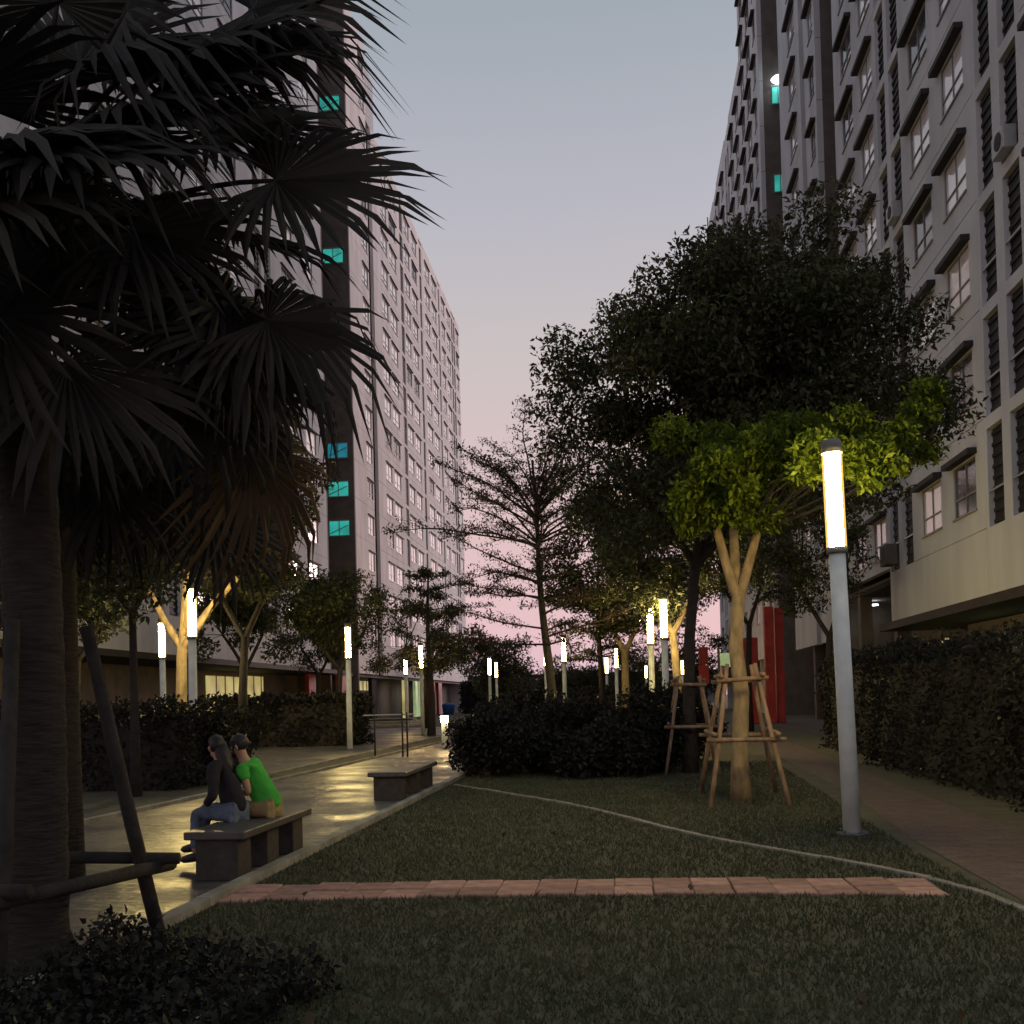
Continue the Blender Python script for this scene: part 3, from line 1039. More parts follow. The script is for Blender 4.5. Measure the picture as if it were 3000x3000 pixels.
MB().tube([(-.6, .25, 1.02), (.6, .25, 1.02)], [.022, .022], 8).build('rail', M['bark_dark'], LF, True)

BIN = empty('waste_bin', (-18.3, 109.5, 0), 'blue bin beside the red pillars at the far left entrance', 'bin')
MB().tube([(0, 0, 0.08), (0, 0, .9), (0, 0, 1.0)], [.55, .68, .70], 20).build('body', M['blue'], BIN, True)
MB().tube([(0, 0, 1.001), (0, 0, 1.15), (0, 0, 1.3)], [.72, .62, .2], 20).build('lid', M['blue'], BIN, True)
for a in range(3):
    o = MB().tube([(.45 * math.cos(a * 2.09), .45 * math.sin(a * 2.09), 0), (.45 * math.cos(a * 2.09), .45 * math.sin(a * 2.09), 0.08)], [.06, .06], 8).build('foot', M['cap'], BIN)
ST = empty('entrance_step', (-14.5, 62, 0), 'pale entrance steps by the far left lobby', 'steps')
for i in range(3):
    MB().box(-2.6 + i * .2, 1.4 - i * .25, i * 2.2, 6.6, i * .15 + .007, (i + 1) * .15).build('tread', M['kerb'], ST, bevel=0.01)


# ------------------------------------------------------------------ trees
def limb(mb, a, b, r0, r1, bend=0.15, n=6, sides=7):
    a, b = Vector(a), Vector(b)
    L = (b - a).length
    c = (a + b) / 2 + Vector((random.uniform(-1, 1), random.uniform(-1, 1), random.uniform(-.2, 1))) * L * bend
    pts = bez(a, c, b, n)
    mb.tube(pts, [r0 + (r1 - r0) * (i / n) for i in range(n + 1)], sides, False)
    return pts


def leafy_tree(name, label, x, y, trunk_pts, forks, crown_c, crown_r, nclump, nleaf, leaf_size, bark, leafm, extra=(), group=None, clump_r=(0.45, 0.85), r0=0.15, shell=0.45):
    global rng
    random.seed(int(abs(x) * 977 + y * 131))
    rng = np.random.default_rng(int(abs(x) * 977 + y * 131))
    root = empty(name, (x, y, 0), label, 'tree', group)
    mb = MB()
    pts = [Vector(p) for p in trunk_pts]
    mb.tube(pts, [r0 * (1.35 if i == 0 else 1.0 - 0.35 * i / len(pts)) for i in range(len(pts))], 12)
    tips = []
    top = pts[-1]
    for f in forks:
        pp = limb(mb, top - Vector((0, 0, .05)), f, r0 * 0.62, r0 * 0.42, 0.06, 6, 9)
        tips.append(pp[-1])
    C = []
    for i in range(nclump):
        while True:
            q = np.array([random.gauss(0, 1) for _ in range(3)])
            q /= np.linalg.norm(q)
            rr = random.uniform(shell, 1.0)
            p = np.array(crown_c) + q * rr * np.array(crown_r)
            if p[2] > crown_c[2] - crown_r[2] * 0.8:
                break
        C.append(p)
    rad = [random.uniform(*clump_r) for _ in C]
    for (ex, ey, ez, er) in extra:
        C.append(np.array((ex, ey, ez)))
        rad.append(er)
    mb2 = MB()  # limbs out to the clumps
    for c in C[::1 if len(C) < 70 else 2]:
        t = min(tips or [top], key=lambda q: (Vector(c) - q).length)
        limb(mb2, t, Vector(c), r0 * random.uniform(.10, .2), r0 * 0.05, 0.18, 5, 5)
    mb.build('trunk', bark, root, True)
    mb2.build('branches', M['bark_dark'], root, True)
    w = np.array([r ** 2 for r in rad])
    cnt = np.maximum(20, (w / w.sum() * nleaf)).astype(int)
    P = clump_points(C, rad, cnt)
    link('crown', leaf_mesh('crown', P, leaf_size, leafm), None, root)
    return root


# main staked tree, lit from below by the near lamp, its leaf colour brightened too
leafy_tree('garden_tree', 'forked leafy tree in wooden stakes lit yellow by the foreground lamp', 1.62, 15.0,
           [(0, 0, -.05), (-.02, 0, .6), (.03, 0, 1.5), (-.03, 0.02, 2.2), (.03, 0, 2.85)],
           [(-.26, 0, 3.95), (.34, .05, 3.8), (0.1, .9, 4.3)],
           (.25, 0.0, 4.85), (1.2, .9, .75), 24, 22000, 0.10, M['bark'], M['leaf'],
           extra=[(-.25, -.3, 4.05, .32), (-.5, -.2, 4.35, .38), (.15, -.3, 4.3, .35), (.42, -.2, 3.95, .3), (-.6, 0, 3.9, .25), (.05, -.5, 3.85, .22), (-.3, -.9, 4.55, .32), (.3, -.9, 4.75, .36), (.0, -1.0, 4.2, .24), (-.75, -.4, 4.1, .22),
                  (.75, -2.2, 4.4, .3), (1.05, -2.3, 4.25, .3), (1.4, -2.2, 4.3, .3), (1.75, -1.9, 4.55, .3), (1.2, -1.8, 4.75, .34), (.6, -2.3, 4.1, .22), (1.3, -2.4, 3.95, .2), (2.05, -1.7, 4.85, .26), (2.3, -1.3, 5.2, .28), (.9, -1.6, 4.5, .26), (1.6, -2.3, 4.1, .2), (2.2, -1.6, 4.4, .2)],
           group='garden trees on the right', r0=0.13, shell=.1, clump_r=(.16, .36))
leafy_tree('garden_tree', 'large dark leafy tree rising directly behind the lamp lit staked tree', 1.25, 20.4,
           [(0, 0, -.05), (0, 0, 1.2), (.05, 0, 2.6), (.2, 0, 4.0)], [(-1.0, 0, 5.6), (.9, .2, 5.8), (2.2, 0, 6.0), (.5, -.6, 6.6)],
           (1.35, -.6, 7.3), (3.3, 2.2, 3.0), 135, 110000, 0.125, M['bark_dark'], M['leaf_dark'], group='garden trees on the right', r0=.13, shell=.2, clump_r=(.5, .95),
           extra=[(-2.2, -.5, 7.6, .7), (-2.5, -.4, 7.0, .5), (-2.3, -.4, 6.3, .6), (-1.9, -.5, 5.4, .7), (-1.6, -.6, 4.8, .7), (-1.2, -1, 4.3, .6), (.3, -.2, 9.7, .6), (1.4, 0, 10.0, .7), (2.4, 0, 9.6, .7), (-1.0, 0, 8.8, .7),
                  (-.5, -.8, 4.6, .6), (.5, -.8, 5.0, .7), (3.9, -.5, 6.0, .7), (3.5, -.5, 5.2, .6), (4.4, -.5, 7.0, .7), (4.3, -.6, 8.2, .7), (1.2, -1.4, 5.2, .8), (2.2, -1.2, 5.2, .8), (-.2, -1.2, 5.4, .7), (3.0, -1.4, 5.6, .8), (1.7, -1.6, 4.6, .7), (.6, -1.5, 4.7, .7), (2.8, -1.5, 4.8, .6), (-2.2, -.3, 8.2, .6), (-1.7, -.4, 7.3, .8), (-1.6, -.4, 6.6, .8), (-1.3, -.3, 8.0, .7), (3.6, -.4, 9.0, .6)])
leafy_tree('garden_tree', 'leafy tree over the two bright lamps right of the tiered tree', 1.55, 29.0,
           [(0, 0, -.05), (-.05, 0, 1.8), (-.15, 0, 3.2)], [(-.9, 0, 4.8), (.7, .2, 4.8)],
           (-0.2, 0, 6.1), (2.9, 2.2, 2.7), 55, 24000, 0.15, M['bark'], M['leaf_dark'], group='garden trees on the right', r0=.13)
leafy_tree('garden_tree', 'pale forked tree beside the three small receding lamps', 0.1, 36.0,
           [(0, 0, -.05), (0, 0, 1.8), (.0, 0, 3.0)], [(-.7, 0, 4.4), (.7, .1, 4.4)],
           (0.1, 0, 5.9), (3.0, 2.4, 2.8), 50, 20000, 0.17, M['bark'], M['leaf_dark'], group='garden trees on the right', r0=.15)
leafy_tree('garden_tree', 'dark leafy tree between the red portal and the right facade', 7.0, 37.0,
           [(0, 0, -.05), (0, 0, 1.8), (.1, 0, 3.4)], [(-.8, 0, 5.0), (.6, .2, 5.0)],
           (-0.6, 0, 6.6), (2.4, 2.2, 2.9), 50, 15000, 0.14, M['bark_dark'], M['leaf_dark'], group='garden trees on the right', r0=.14)
leafy_tree('garden_tree', 'dark leafy tree left of the red portal by the right path', 4.9, 42.0,
           [(0, 0, -.05), (0, 0, 1.8), (.1, 0, 4.2)], [(-.8, 0, 5.6), (.6, .2, 5.6)],
           (-1.0, 0, 8.0), (3.4, 2.2, 3.6), 55, 15000, 0.16, M['bark_dark'], M['leaf_dark'], group='garden trees on the right', r0=.14)

# left trees
leafy_tree('garden_tree', 'pale branched tree right behind the left street lamp', -9.95, 22.9,
           [(0, 0, -.05), (0, 0, 1.4), (.05, 0, 2.9)], [(-.75, -.1, 4.4), (.25, -.1, 4.7), (.4, .1, 4.9), (1.4, 0, 4.4), (1.0, -.3, 3.9)],
           (0.1, 0, 6.6), (3.4, 2.6, 2.1), 70, 36000, 0.14, M['bark'], M['leaf_red'], group='garden trees on the left', r0=.15)
leafy_tree('garden_tree', 'dark tree with a thin trunk left of the left street lamp', -8.35, 17.3,
           [(0, 0, -.05), (0, 0, 1.5), (0, 0, 3.2)], [(-.8, 0, 4.0), (.7, 0, 4.2)],
           (-0.1, 0, 5.2), (2.4, 2.0, 1.9), 65, 34000, 0.13, M['bark_dark'], M['leaf_dark'], group='garden trees on the left', r0=.08, shell=.2)
leafy_tree('garden_tree', 'dark bushy tree left of the thin trunk, behind the palm trunk', -9.6, 15.2,
           [(0, 0, -.05), (0, 0, 1.5), (0, 0, 2.8)], [(-.8, 0, 3.8), (.8, 0, 3.8)],
           (1.1, 0, 4.6), (2.6, 1.8, 1.9), 60, 30000, 0.13, M['bark_dark'], M['leaf_dark'], group='garden trees on the left', r0=.1, shell=.2)
leafy_tree('garden_tree', 'dark tree crown beyond the pale branched tree on the left', -11.5, 31.0,
           [(0, 0, -.05), (0, 0, 2.0), (0.1, 0, 3.6)], [(-1, 0, 5.5), (1, .2, 5.5)],
           (-0.4, 0, 7.6), (3.0, 2.6, 3.4), 70, 26000, 0.18, M['bark_dark'], M['leaf_dark'], group='garden trees on the left', r0=.15)
for (x, y, cx, l) in [(-16.6, 30.5, 0, 'dark tree close to the left facade, left of the pale wall'), (-15.2, 41.0, 0, 'dark tree close to the left facade, above the yellow lobby glow panels'), (-15.4, 52.0, .5, 'dark tree close to the left facade beside the red pillars')]:
    leafy_tree('garden_tree', l, x, y, [(0, 0, -.05), (0, 0, 1.5), (.1, 0, 3.0)], [(-.8, 0, 4.4), (.8, .2, 4.4)],
               (cx, 0, 5.6), (2.3, 2.0, 2.5), 45, 12000, 0.2, M['bark_dark'], M['leaf_dark'], group='garden trees on the left', r0=.13, shell=.2)
leafy_tree('garden_tree', 'low dark tree in front of the pink block left of the tiered tree', -11.0, 58.0,
           [(0, 0, -.05), (0, 0, 1.8), (.1, 0, 3.2)], [(-1, 0, 4.6), (1, .2, 4.6)],
           (0.3, 0, 5.0), (3.6, 2.6, 2.4), 40, 9000, 0.2, M['bark_dark'], M['leaf_dark'], group='garden trees on the left', r0=.15)
leafy_tree('garden_tree', 'dark tree by the left lamp with the red pillar', -10.6, 38.5,
           [(0, 0, -.05), (0, 0, 1.6), (.1, 0, 2.8)], [(-1, 0, 4.2), (1, .2, 4.2)],
           (-0.2, 0, 5.1), (2.8, 2.2, 1.6), 40, 10000, 0.16, M['bark_dark'], M['leaf_dark'], group='garden trees on the left', r0=.13)
for i, (x, y, h, rx, l) in enumerate([(-9.5, 88, 6.5, 3.6, 'far dark tree at the foot of the pink block'), (-4.2, 98, 5.2, 4.0, 'far dark round tree at the end of the garden, left of the tiered trunk'),
                                      (1.5, 104, 6.8, 4.2, 'far dark tree at the end of the garden, right of the tiered trunk'), (-12.5, 105, 8.5, 3.4, 'far tall dark tree against the pink block corner'),
                                      (6.0, 96, 7.5, 3.8, 'far dark tree at the foot of the grey block')]):
    leafy_tree('garden_tree', l, x, y, [(0, 0, -.05), (0, 0, 1.0), (0, 0, h * .35)], [(-1, 0, h * .5), (1, 0, h * .5)],
               (0, 0, h * .58), (rx, rx, h * .42), 34, 6000, 0.32, M['bark_dark'], M['leaf_dark'], group='far trees', clump_r=(.8, 1.4), r0=.2, shell=.2)


def tiered_tree(name, label, x, y, H, whorls, leaf_size, per, leafm, group=None, r0=0.2, lean=(0, 0)):
    """straight trunk with whorls of long flat-topped branches carrying fine twigs"""
    root = empty(name, (x, y, 0), label, 'tree', group)
    mb = MB()
    n = 10
    cen = lambda z: Vector((lean[0] * z / H + .05 * math.sin(z), lean[1] * z / H, z))
    mb.tube([cen(H * i / n) - Vector((0, 0, .05 if i == 0 else 0)) for i in range(n + 1)], [r0 * (1.2 if i == 0 else 1) * (1 - .88 * i / n) + .012 for i in range(n + 1)], 9)
    P = []
    random.seed(int(abs(x) * 31 + y * 7))
    for (z, L, rise, nb) in whorls:
        a0 = random.uniform(0, 6.28)
        for b in range(nb):
            az = a0 + 6.283 * b / nb + random.uniform(-.4, .4)
            LL = L * random.uniform(.6, 1.12)
            rs = rise * random.uniform(.65, 1.35)
            d = Vector((math.cos(az), math.sin(az), 0))
            s = cen(z + random.uniform(-.3, .3))
            pts = [s]
            dv = (d + Vector((0, 0, rs * 1.25))).normalized()
            for i in range(9):
                dv = (dv + Vector((random.gauss(0, .10), random.gauss(0, .10), random.gauss(-.045 * min(1.0, rs * 2), .07)))).normalized()
                pts.append(pts[-1] + dv * LL / 9)
            rb = r0 * .15 * (L / 3.5) + .008
            mb.tube(pts, [rb * (1 - .85 * i / 9) + .004 for i in range(10)], 5, False)
            for i in range(2, 10):
                for sd in (-1, 1, 1 if i % 2 else -1):
                    if random.random() < .15:
                        continue
                    tl = LL * random.uniform(.10, .34) * (1.1 - i / 14)
                    sdv = Vector((-d.y, d.x, 0)) * sd
                    p0 = pts[i]
                    p1 = p0 + (sdv * random.uniform(.3, 1) + d * random.uniform(.3, 1) + Vector((0, 0, random.uniform(-.05, .5)))).normalized() * tl
                    q = bez(p0, (p0 + p1) / 2 + Vector((random.gauss(0, .04), random.gauss(0, .04), .05)), p1, 3)
                    mb.tube(q, [.010, .008, .006, .004], 4, False)
                    for u in range(per):
                        t = random.uniform(.15, 1.05)
                        base = p0.lerp(p1, t)
                        P.append(base + Vector((random.gauss(0, .09), random.gauss(0, .09), random.gauss(.03, .06))))
    mb.build('trunk', M['bark_dark'], root, True)
    link('crown', leaf_mesh('crown', np.array([tuple(p) for p in P]), leaf_size, leafm, up=.75), None, root)
    return root


tiered_tree('tiered_tree', 'tall tiered tree with fine spreading branches against the pink sky', -2.1, 32.0, 8.8,
            [(3.4, 3.4, .10, 5), (4.3, 4.0, .16, 6), (5.2, 4.3, .22, 6), (6.0, 4.2, .34, 6), (6.5, 4.2, .55, 7), (6.9, 4.2, .85, 7), (7.2, 3.9, 1.2, 7), (7.5, 3.3, 1.9, 6)],
            0.10, 22, M['leaf_red'], r0=.16, lean=(-.5, 0))
tiered_tree('tiered_tree', 'tiered tree with flat dark sprays in front of the pink block', -8.3, 45.0, 7.2,
            [(3.0, 2.8, .05, 6), (4.0, 3.2, .08, 6), (5.2, 2.6, .12, 6), (6.2, 1.8, .25, 5), (6.8, 1.0, .5, 4)],
            0.16, 9, M['leaf_dark'], r0=.16)
tiered_tree('tiered_tree', 'slender tiered tree with pale trunk behind the two bright lamps', -0.9, 44.0, 7.5,
            [(3.2, 2.6, .1, 6), (4.3, 3.0, .15, 6), (5.4, 2.8, .2, 6), (6.4, 2.0, .4, 5)],
            0.16, 9, M['leaf_dark'], r0=.16)


# ------------------------------------------------------------------ hedges and shrubs
def hedge(name, label, boxes, nleaf, size, m, cat='hedge', group=None, bumpy=.22):
    x0 = sum(b[0] + b[1] for b in boxes) / 2 / len(boxes)
    y0 = sum(b[2] + b[3] for b in boxes) / 2 / len(boxes)
    root = empty(name, (x0, y0, 0), label, cat, group)
    P = []
    areas = [(b[1] - b[0]) * (b[3] - b[2]) + (b[1] - b[0] + b[3] - b[2]) * b[4] * 2 for b in boxes]
    for b, ar in zip(boxes, areas):
        k = int(nleaf * ar / sum(areas))
        X0, X1, Y0, Y1, h = b
        core = MB().box(X0 + .22 - x0, X1 - .22 - x0, Y0 + .22 - y0, Y1 - .22 - y0, 0, h - .28)
        core.build('stems', M['bark_dark'], root)
        p = rng.uniform(0, 1, (k, 3))
        face = rng.uniform(0, 1, k)
        dep = rng.uniform(0, 1, k) ** 2 * .32
        aT = (X1 - X0) * (Y1 - Y0)
        aX = (Y1 - Y0) * h
        aY = (X1 - X0) * h
        tot = aT + 2 * aX + 2 * aY
        px = X0 + p[:, 0] * (X1 - X0)
        py = Y0 + p[:, 1] * (Y1 - Y0)
        pz = p[:, 2] * h
        f = face * tot
        c1, c2, c3, c4 = aT, aT + aX, aT + 2 * aX, aT + 2 * aX + aY
        pz = np.where(f < c1, h - dep, pz)
        px = np.where((f >= c1) & (f < c2), X0 + dep, px)
        px = np.where((f >= c2) & (f < c3), X1 - dep, px)
        py = np.where((f >= c3) & (f < c4), Y0 + dep, py)
        py = np.where(f >= c4, Y1 - dep, py)
        # lumpy outline
        w = np.sin(px * 3.1 + py * 1.3) * np.cos(py * 2.3 - px) * .5 + np.sin(px * 7.3 + 1.7 * py + pz * 5) * .3
        pz = pz + bumpy * w * (pz / h) + rng.normal(0, .05, k)
        px = px + bumpy * .6 * np.sin(py * 3.7 + pz * 2.9) + rng.normal(0, .04, k)
        py = py + bumpy * .6 * np.sin(px * 3.3 - pz * 3.1) + rng.normal(0, .04, k)
        P.append(np.stack([px - x0, py - y0, np.maximum(pz, .02)], 1))
    link('foliage', leaf_mesh('foliage', np.concatenate(P), size, m, up=.45, aspect=.55), None, root)
    return root


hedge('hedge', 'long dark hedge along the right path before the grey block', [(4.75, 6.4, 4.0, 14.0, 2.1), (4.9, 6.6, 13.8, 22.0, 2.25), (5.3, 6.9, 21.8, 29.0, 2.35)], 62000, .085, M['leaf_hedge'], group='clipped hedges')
def bush(label, x, y, lobes, nleaf, size):
    root = empty('bush', (x, y, 0), label, 'bush', 'dark bushes in the middle of the garden')
    mb = MB()
    for (dx, dy, z, rr_) in lobes:
        limb(mb, (dx * .2, dy * .2, 0), (dx, dy, z), .03, .012, .15, 4, 5)
    mb.build('stems', M['bark_dark'], root, True)
    w = np.array([l[3] ** 2 for l in lobes])
    P = clump_points([l[:3] for l in lobes], [l[3] for l in lobes], (w / w.sum() * nleaf).astype(int), .85)
    P[:, 2] = np.maximum(P[:, 2], .03)
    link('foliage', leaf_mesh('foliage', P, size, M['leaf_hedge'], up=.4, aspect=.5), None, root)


def lobes(n, rx, ry, h, r0_, r1_):
    out = []
    for _ in range(n):
        a_, q_ = random.uniform(0, 6.283), random.uniform(0, 1) ** .6
        rr_ = random.uniform(r0_, r1_)
        out.append((rx * q_ * math.cos(a_), ry * q_ * math.sin(a_), random.uniform(rr_ * .5, max(rr_ * .6, h - rr_ * .7) * (1.05 - .45 * q_)), rr_))
    return out


for (x, y, rx, ry, h, l) in [(-2.35, 20.6, .85, .8, 1.75, 'dark rounded bush at the corner where the left path passes the curved kerb'),
                             (-1.0, 21.6, 1.0, .9, 2.0, 'tall dark bush below the tiered tree trunk'),
                             (.25, 21.0, .9, .9, 1.7, 'dark bush left of the rear stake frame'),
                             (-2.2, 23.4, .9, .9, 2.05, 'dark bush behind the corner bush, under the far lamps'),
                             (.9, 24.2, 1.2, .9, 1.9, 'dark bush under the two bright lamps'),
                             (-.5, 19.9, .7, .6, 1.2, 'low dark bush at the front edge of the middle planting')]:
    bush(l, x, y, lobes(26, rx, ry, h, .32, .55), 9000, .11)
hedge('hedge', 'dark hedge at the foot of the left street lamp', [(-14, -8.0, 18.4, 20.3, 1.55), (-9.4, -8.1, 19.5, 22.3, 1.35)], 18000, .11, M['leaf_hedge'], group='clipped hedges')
hedge('hedge', 'dark hedge across the far side of the side path', [(-17, -9.3, 36.4, 38.2, 1.8)], 12000, .15, M['leaf_hedge'], group='clipped hedges')
hedge('hedge', 'distant dark hedge below the row of far lamps', [(-3.4, 3.4, 58, 61, 1.9)], 8000, .22, M['leaf_hedge'], group='clipped hedges')
hedge('hedge', 'distant hedge closing the end of the garden', [(-18, 9, 116, 120, 3.4)], 9000, .4, M['leaf_hedge'], group='clipped hedges')
hedge('shrub_bed', 'low dark shrubs at the foot of the palm in the lower left corner', [(-3.05, -1.6, 3.4, 5.3, .20), (-3.05, -2.2, 5.2, 5.9, .18), (-2.9, -1.6, 2.6, 3.5, .2)], 16000, .05, M['leaf_hedge'], cat='shrubs', bumpy=.12)


# ------------------------------------------------------------------ fan palm
PALM = empty('fan_palm', (-3.34, 5.65, 0), 'fan palm with large dark spiky fronds filling the upper left', 'palm')
mb = MB()
pts, rr = [], []
for i in range(44):
    z = -0.05 + i * 0.1
    pts.append((0.02 * math.sin(z * .9), 0.02 * math.cos(z * .7), z))
    rr.append((.165 + (.05 if i < 3 else 0)) * (1 + .05 * (i % 2)) * (1 - .1 * i / 44))
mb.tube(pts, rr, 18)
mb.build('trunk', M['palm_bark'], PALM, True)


def fan_mesh(rad, nseg, spread, droop, seed):
    """pleated fan blade in local space: hub at origin, middle segment along +x, blade in the xy plane"""
    r_ = random.Random(seed)
    v, f = [], []
    for i in range(nseg):
        a = -spread + 2 * spread * (i + .5) / nseg
        da = spread / nseg
        Rr = rad * (1 - .28 * (abs(a) / spread) ** 2) * r_.uniform(.82, 1.06)
        split = .5 + r_.uniform(-.04, .06)
        a2 = a + r_.uniform(-.045, .045)
        tipz = -droop * Rr * r_.uniform(.4, 2.2)
        o = len(v)

        def pt(r, an, z):
            return (r * math.cos(an), r * math.sin(an), z - droop * .35 * (r / rad) ** 2 * rad + .10 * rad * abs(math.sin(an)) * (r / rad))
        h = .010
        v += [(0, 0, 0), pt(Rr * split, a - da, 0), pt(Rr * split, a, h * 2.2), pt(Rr * split, a + da, 0),
              pt(Rr * .78, a2 - da * .55, tipz * .25), pt(Rr * .78, a2, tipz * .25 + h), pt(Rr * .78, a2 + da * .55, tipz * .25),
              pt(Rr, a2, tipz)]
        f += [(o, o + 1, o + 2), (o, o + 2, o + 3), (o + 1, o + 4, o + 5, o + 2), (o + 2, o + 5, o + 6, o + 3), (o + 4, o + 7, o + 5), (o + 5, o + 7, o + 6)]
    me = bpy.data.meshes.new('frond')
    me.from_pydata(v, [], f)
    me.update()
    return me


FANS = [fan_mesh(.92, 34, R(125), .16, 1), fan_mesh(.85, 32, R(118), .3, 2), fan_mesh(1.0, 36, R(128), .1, 3)]
DEAD = fan_mesh(.8, 28, R(95), .5, 4)


def frond(hub, facing, normal, kind, dead=False, z0=4.1, parent=None):
    """hub position relative to palm base; facing = direction of the middle segment; normal = blade normal"""
    fx = Vector(facing).normalized()
    nz = Vector(normal)
    nz = (nz - fx * nz.dot(fx)).normalized()
    fy = nz.cross(fx)
    mtx = Matrix((fx, fy, nz)).transposed().to_4x4()
    mtx.translation = Vector(hub)
    if dead:
        me = DEAD
        m = M['frond_dead']
    else:
        me = FANS[kind]
        m = M['frond']
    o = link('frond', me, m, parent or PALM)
    o.matrix_local = mtx
    inv = mtx.inverted()
    s = Vector((0.05 * (1 if hub[0] > 0 else -1), .03, z0))
    c = (s + Vector(hub)) / 2 + Vector((0, 0, .22))
    pp = [inv @ p for p in bez(s, c, Vector(hub), 7)]
    MB().tube(pp, [.028, .025, .022, .02, .018, .016, .015, .012], 6).build('stalk', m, o, True)
    return o


# fronds on the right that show against the sky and the facades
frond((1.50, 0.0, 4.42), (1, .1, .02), (.15, -.75, .65), 2)
frond((1.42, -.1, 5.32), (1, -.1, .12), (.1, -.8, .6), 0)
frond((1.36, .2, 3.72), (1, .15, -.28), (.25, -.7, .6), 1)
frond((.85, -.45, 4.8), (.8, -.5, .1), (0, -.5, .8), 1, z0=4.3)
frond((.80, -.3, 5.25), (.7, -.4, .6), (-.3, -.8, .5), 2, z0=4.3)
frond((.75, -.2, 4.1), (.9, -.3, -.45), (.3, -.75, .5), 0)
frond((.85, .35, 3.45), (.8, .2, -.7), (.5, -.75, .4), 1, z0=3.9)
frond((.45, -.35, 3.35), (.6, -.3, -.9), (.5, -.8, .3), 0, z0=3.9)
frond((.35, -.2, 5.4), (.3, -.2, 1), (0, -1, .2), 0, z0=4.3)
frond((.1, -.7, 4.6), (.2, -.9, .2), (0, -.2, 1), 2, z0=4.3)
frond((-.5, -.5, 4.7), (-.7, -.6, .2), (0, -.4, .9), 1, z0=4.3)
frond((-.9, .1, 4.3), (-1, .1, -.1), (-.1, -.7, .7), 0, z0=4.2)
frond((-.6, .3, 5.1), (-.6, .3, .7), (0, -.9, .4), 2, z0=4.3)
frond((.2, .9, 4.7), (.2, 1, .2), (0, -.3, 1), 1, z0=4.3)
frond((.9, .8, 4.5), (.8, .7, .05), (0, -.5, .85), 0, z0=4.3)
frond((.1, .5, 5.5), (.1, .4, 1), (0, -1, .3), 2, z0=4.3)
frond((-.35, -.3, 3.5), (-.5, -.3, -.9), (-.3, -.9, .2), 0, z0=3.9)
frond((.15, -.45, 3.6), (.2, -.5, -.9), (0, -.9, -.3), 2, z0=3.9)
frond((.85, 1.6, 4.0), (.7, .8, -.3), (.1, -.6, .8), 1, z0=4.1)
frond((.95, .5, 5.0), (.9, .4, .3), (0, -.7, .7), 2, z0=4.3)
frond((1.10, .6, 3.05), (.45, .1, -.9), (.6, -.7, .3), 0, dead=True, z0=3.8)
for i in range(46):
    az = 6.283 * i * .381966 + .3
    el_ = [-.6, -.35, -.15, .05, .25, .5, .7][i % 7]
    Lh = random.uniform(.75, 1.3)
    d = Vector((math.cos(az), math.sin(az), el_))
    hub = (d.x * Lh, d.y * Lh * .8, 4.25 + Lh * el_ + .12)
    frond(hub, (d.x, d.y, el_ - .25), (d.x * .3, -.55 + d.y * .2, .7), i % 3, z0=4.15)
PALM2 = empty('fan_palm', (-4.72, 8.4, 0), 'second fan palm behind the near one, its fronds hanging low over the left hedge', 'palm')
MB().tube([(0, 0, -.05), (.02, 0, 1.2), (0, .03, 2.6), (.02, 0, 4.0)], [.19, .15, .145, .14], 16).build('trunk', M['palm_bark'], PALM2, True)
for i in range(34):
    az = 6.283 * i * .381966
    el_ = [-.75, -.5, -.3, -.1, .15, .4][i % 6]
    Lh = random.uniform(.9, 1.45)
    d = Vector((math.cos(az), math.sin(az), el_))
    frond((d.x * Lh, d.y * Lh * .8, 4.0 + Lh * el_ + .12), (d.x, d.y, el_ - .35), (d.x * .3, -.6 + d.y * .2, .6), i % 3, z0=3.95, parent=PALM2)
# ------------------------------------------------------------------ people
def skin_object(name, joints, edges, m, parent, root, sub=2, cloth=False):
    names = list(joints)
    idx = {k: i for i, k in enumerate(names)}
    me = bpy.data.meshes.new(name)
    me.from_pydata([joints[k][0] for k in names], [(idx[a], idx[b]) for a, b in edges], [])
    me.update()
    o = link(name, me, m, parent)
    bm = bmesh.new()
    bm.from_mesh(me)
    lay = bm.verts.layers.skin.verify()
    bm.verts.ensure_lookup_table()
    for k in names:
        r = joints[k][1]
        sv = bm.verts[idx[k]][lay]
        sv.radius = r if isinstance(r, tuple) else (r, r)
        sv.use_root = (k == root)
    bm.to_mesh(me)
    bm.free()
    sk = o.modifiers.new('skin', 'SKIN')
    sk.use_smooth_shade = True
    sk.branch_smoothing = 0.6
    sb = o.modifiers.new('subsurf', 'SUBSURF')
    sb.levels = sub
    sb.render_levels = sub
    if cloth:
      if name == 'trousers':
        rm = o.modifiers.new('remesh', 'REMESH')
        rm.mode = 'VOXEL'
        rm.voxel_size = 0.014
        rm.use_smooth_shade = True
        sm = o.modifiers.new('smooth', 'SMOOTH')
        sm.factor = 0.5
        sm.iterations = 7
      if True:
        tx = bpy.data.textures.new('folds', 'CLOUDS')
        tx.noise_scale = 0.09
        dp = o.modifiers.new('folds', 'DISPLACE')
        dp.texture = tx
        dp.strength = 0.02
        dp.mid_level = 0.4
    return o


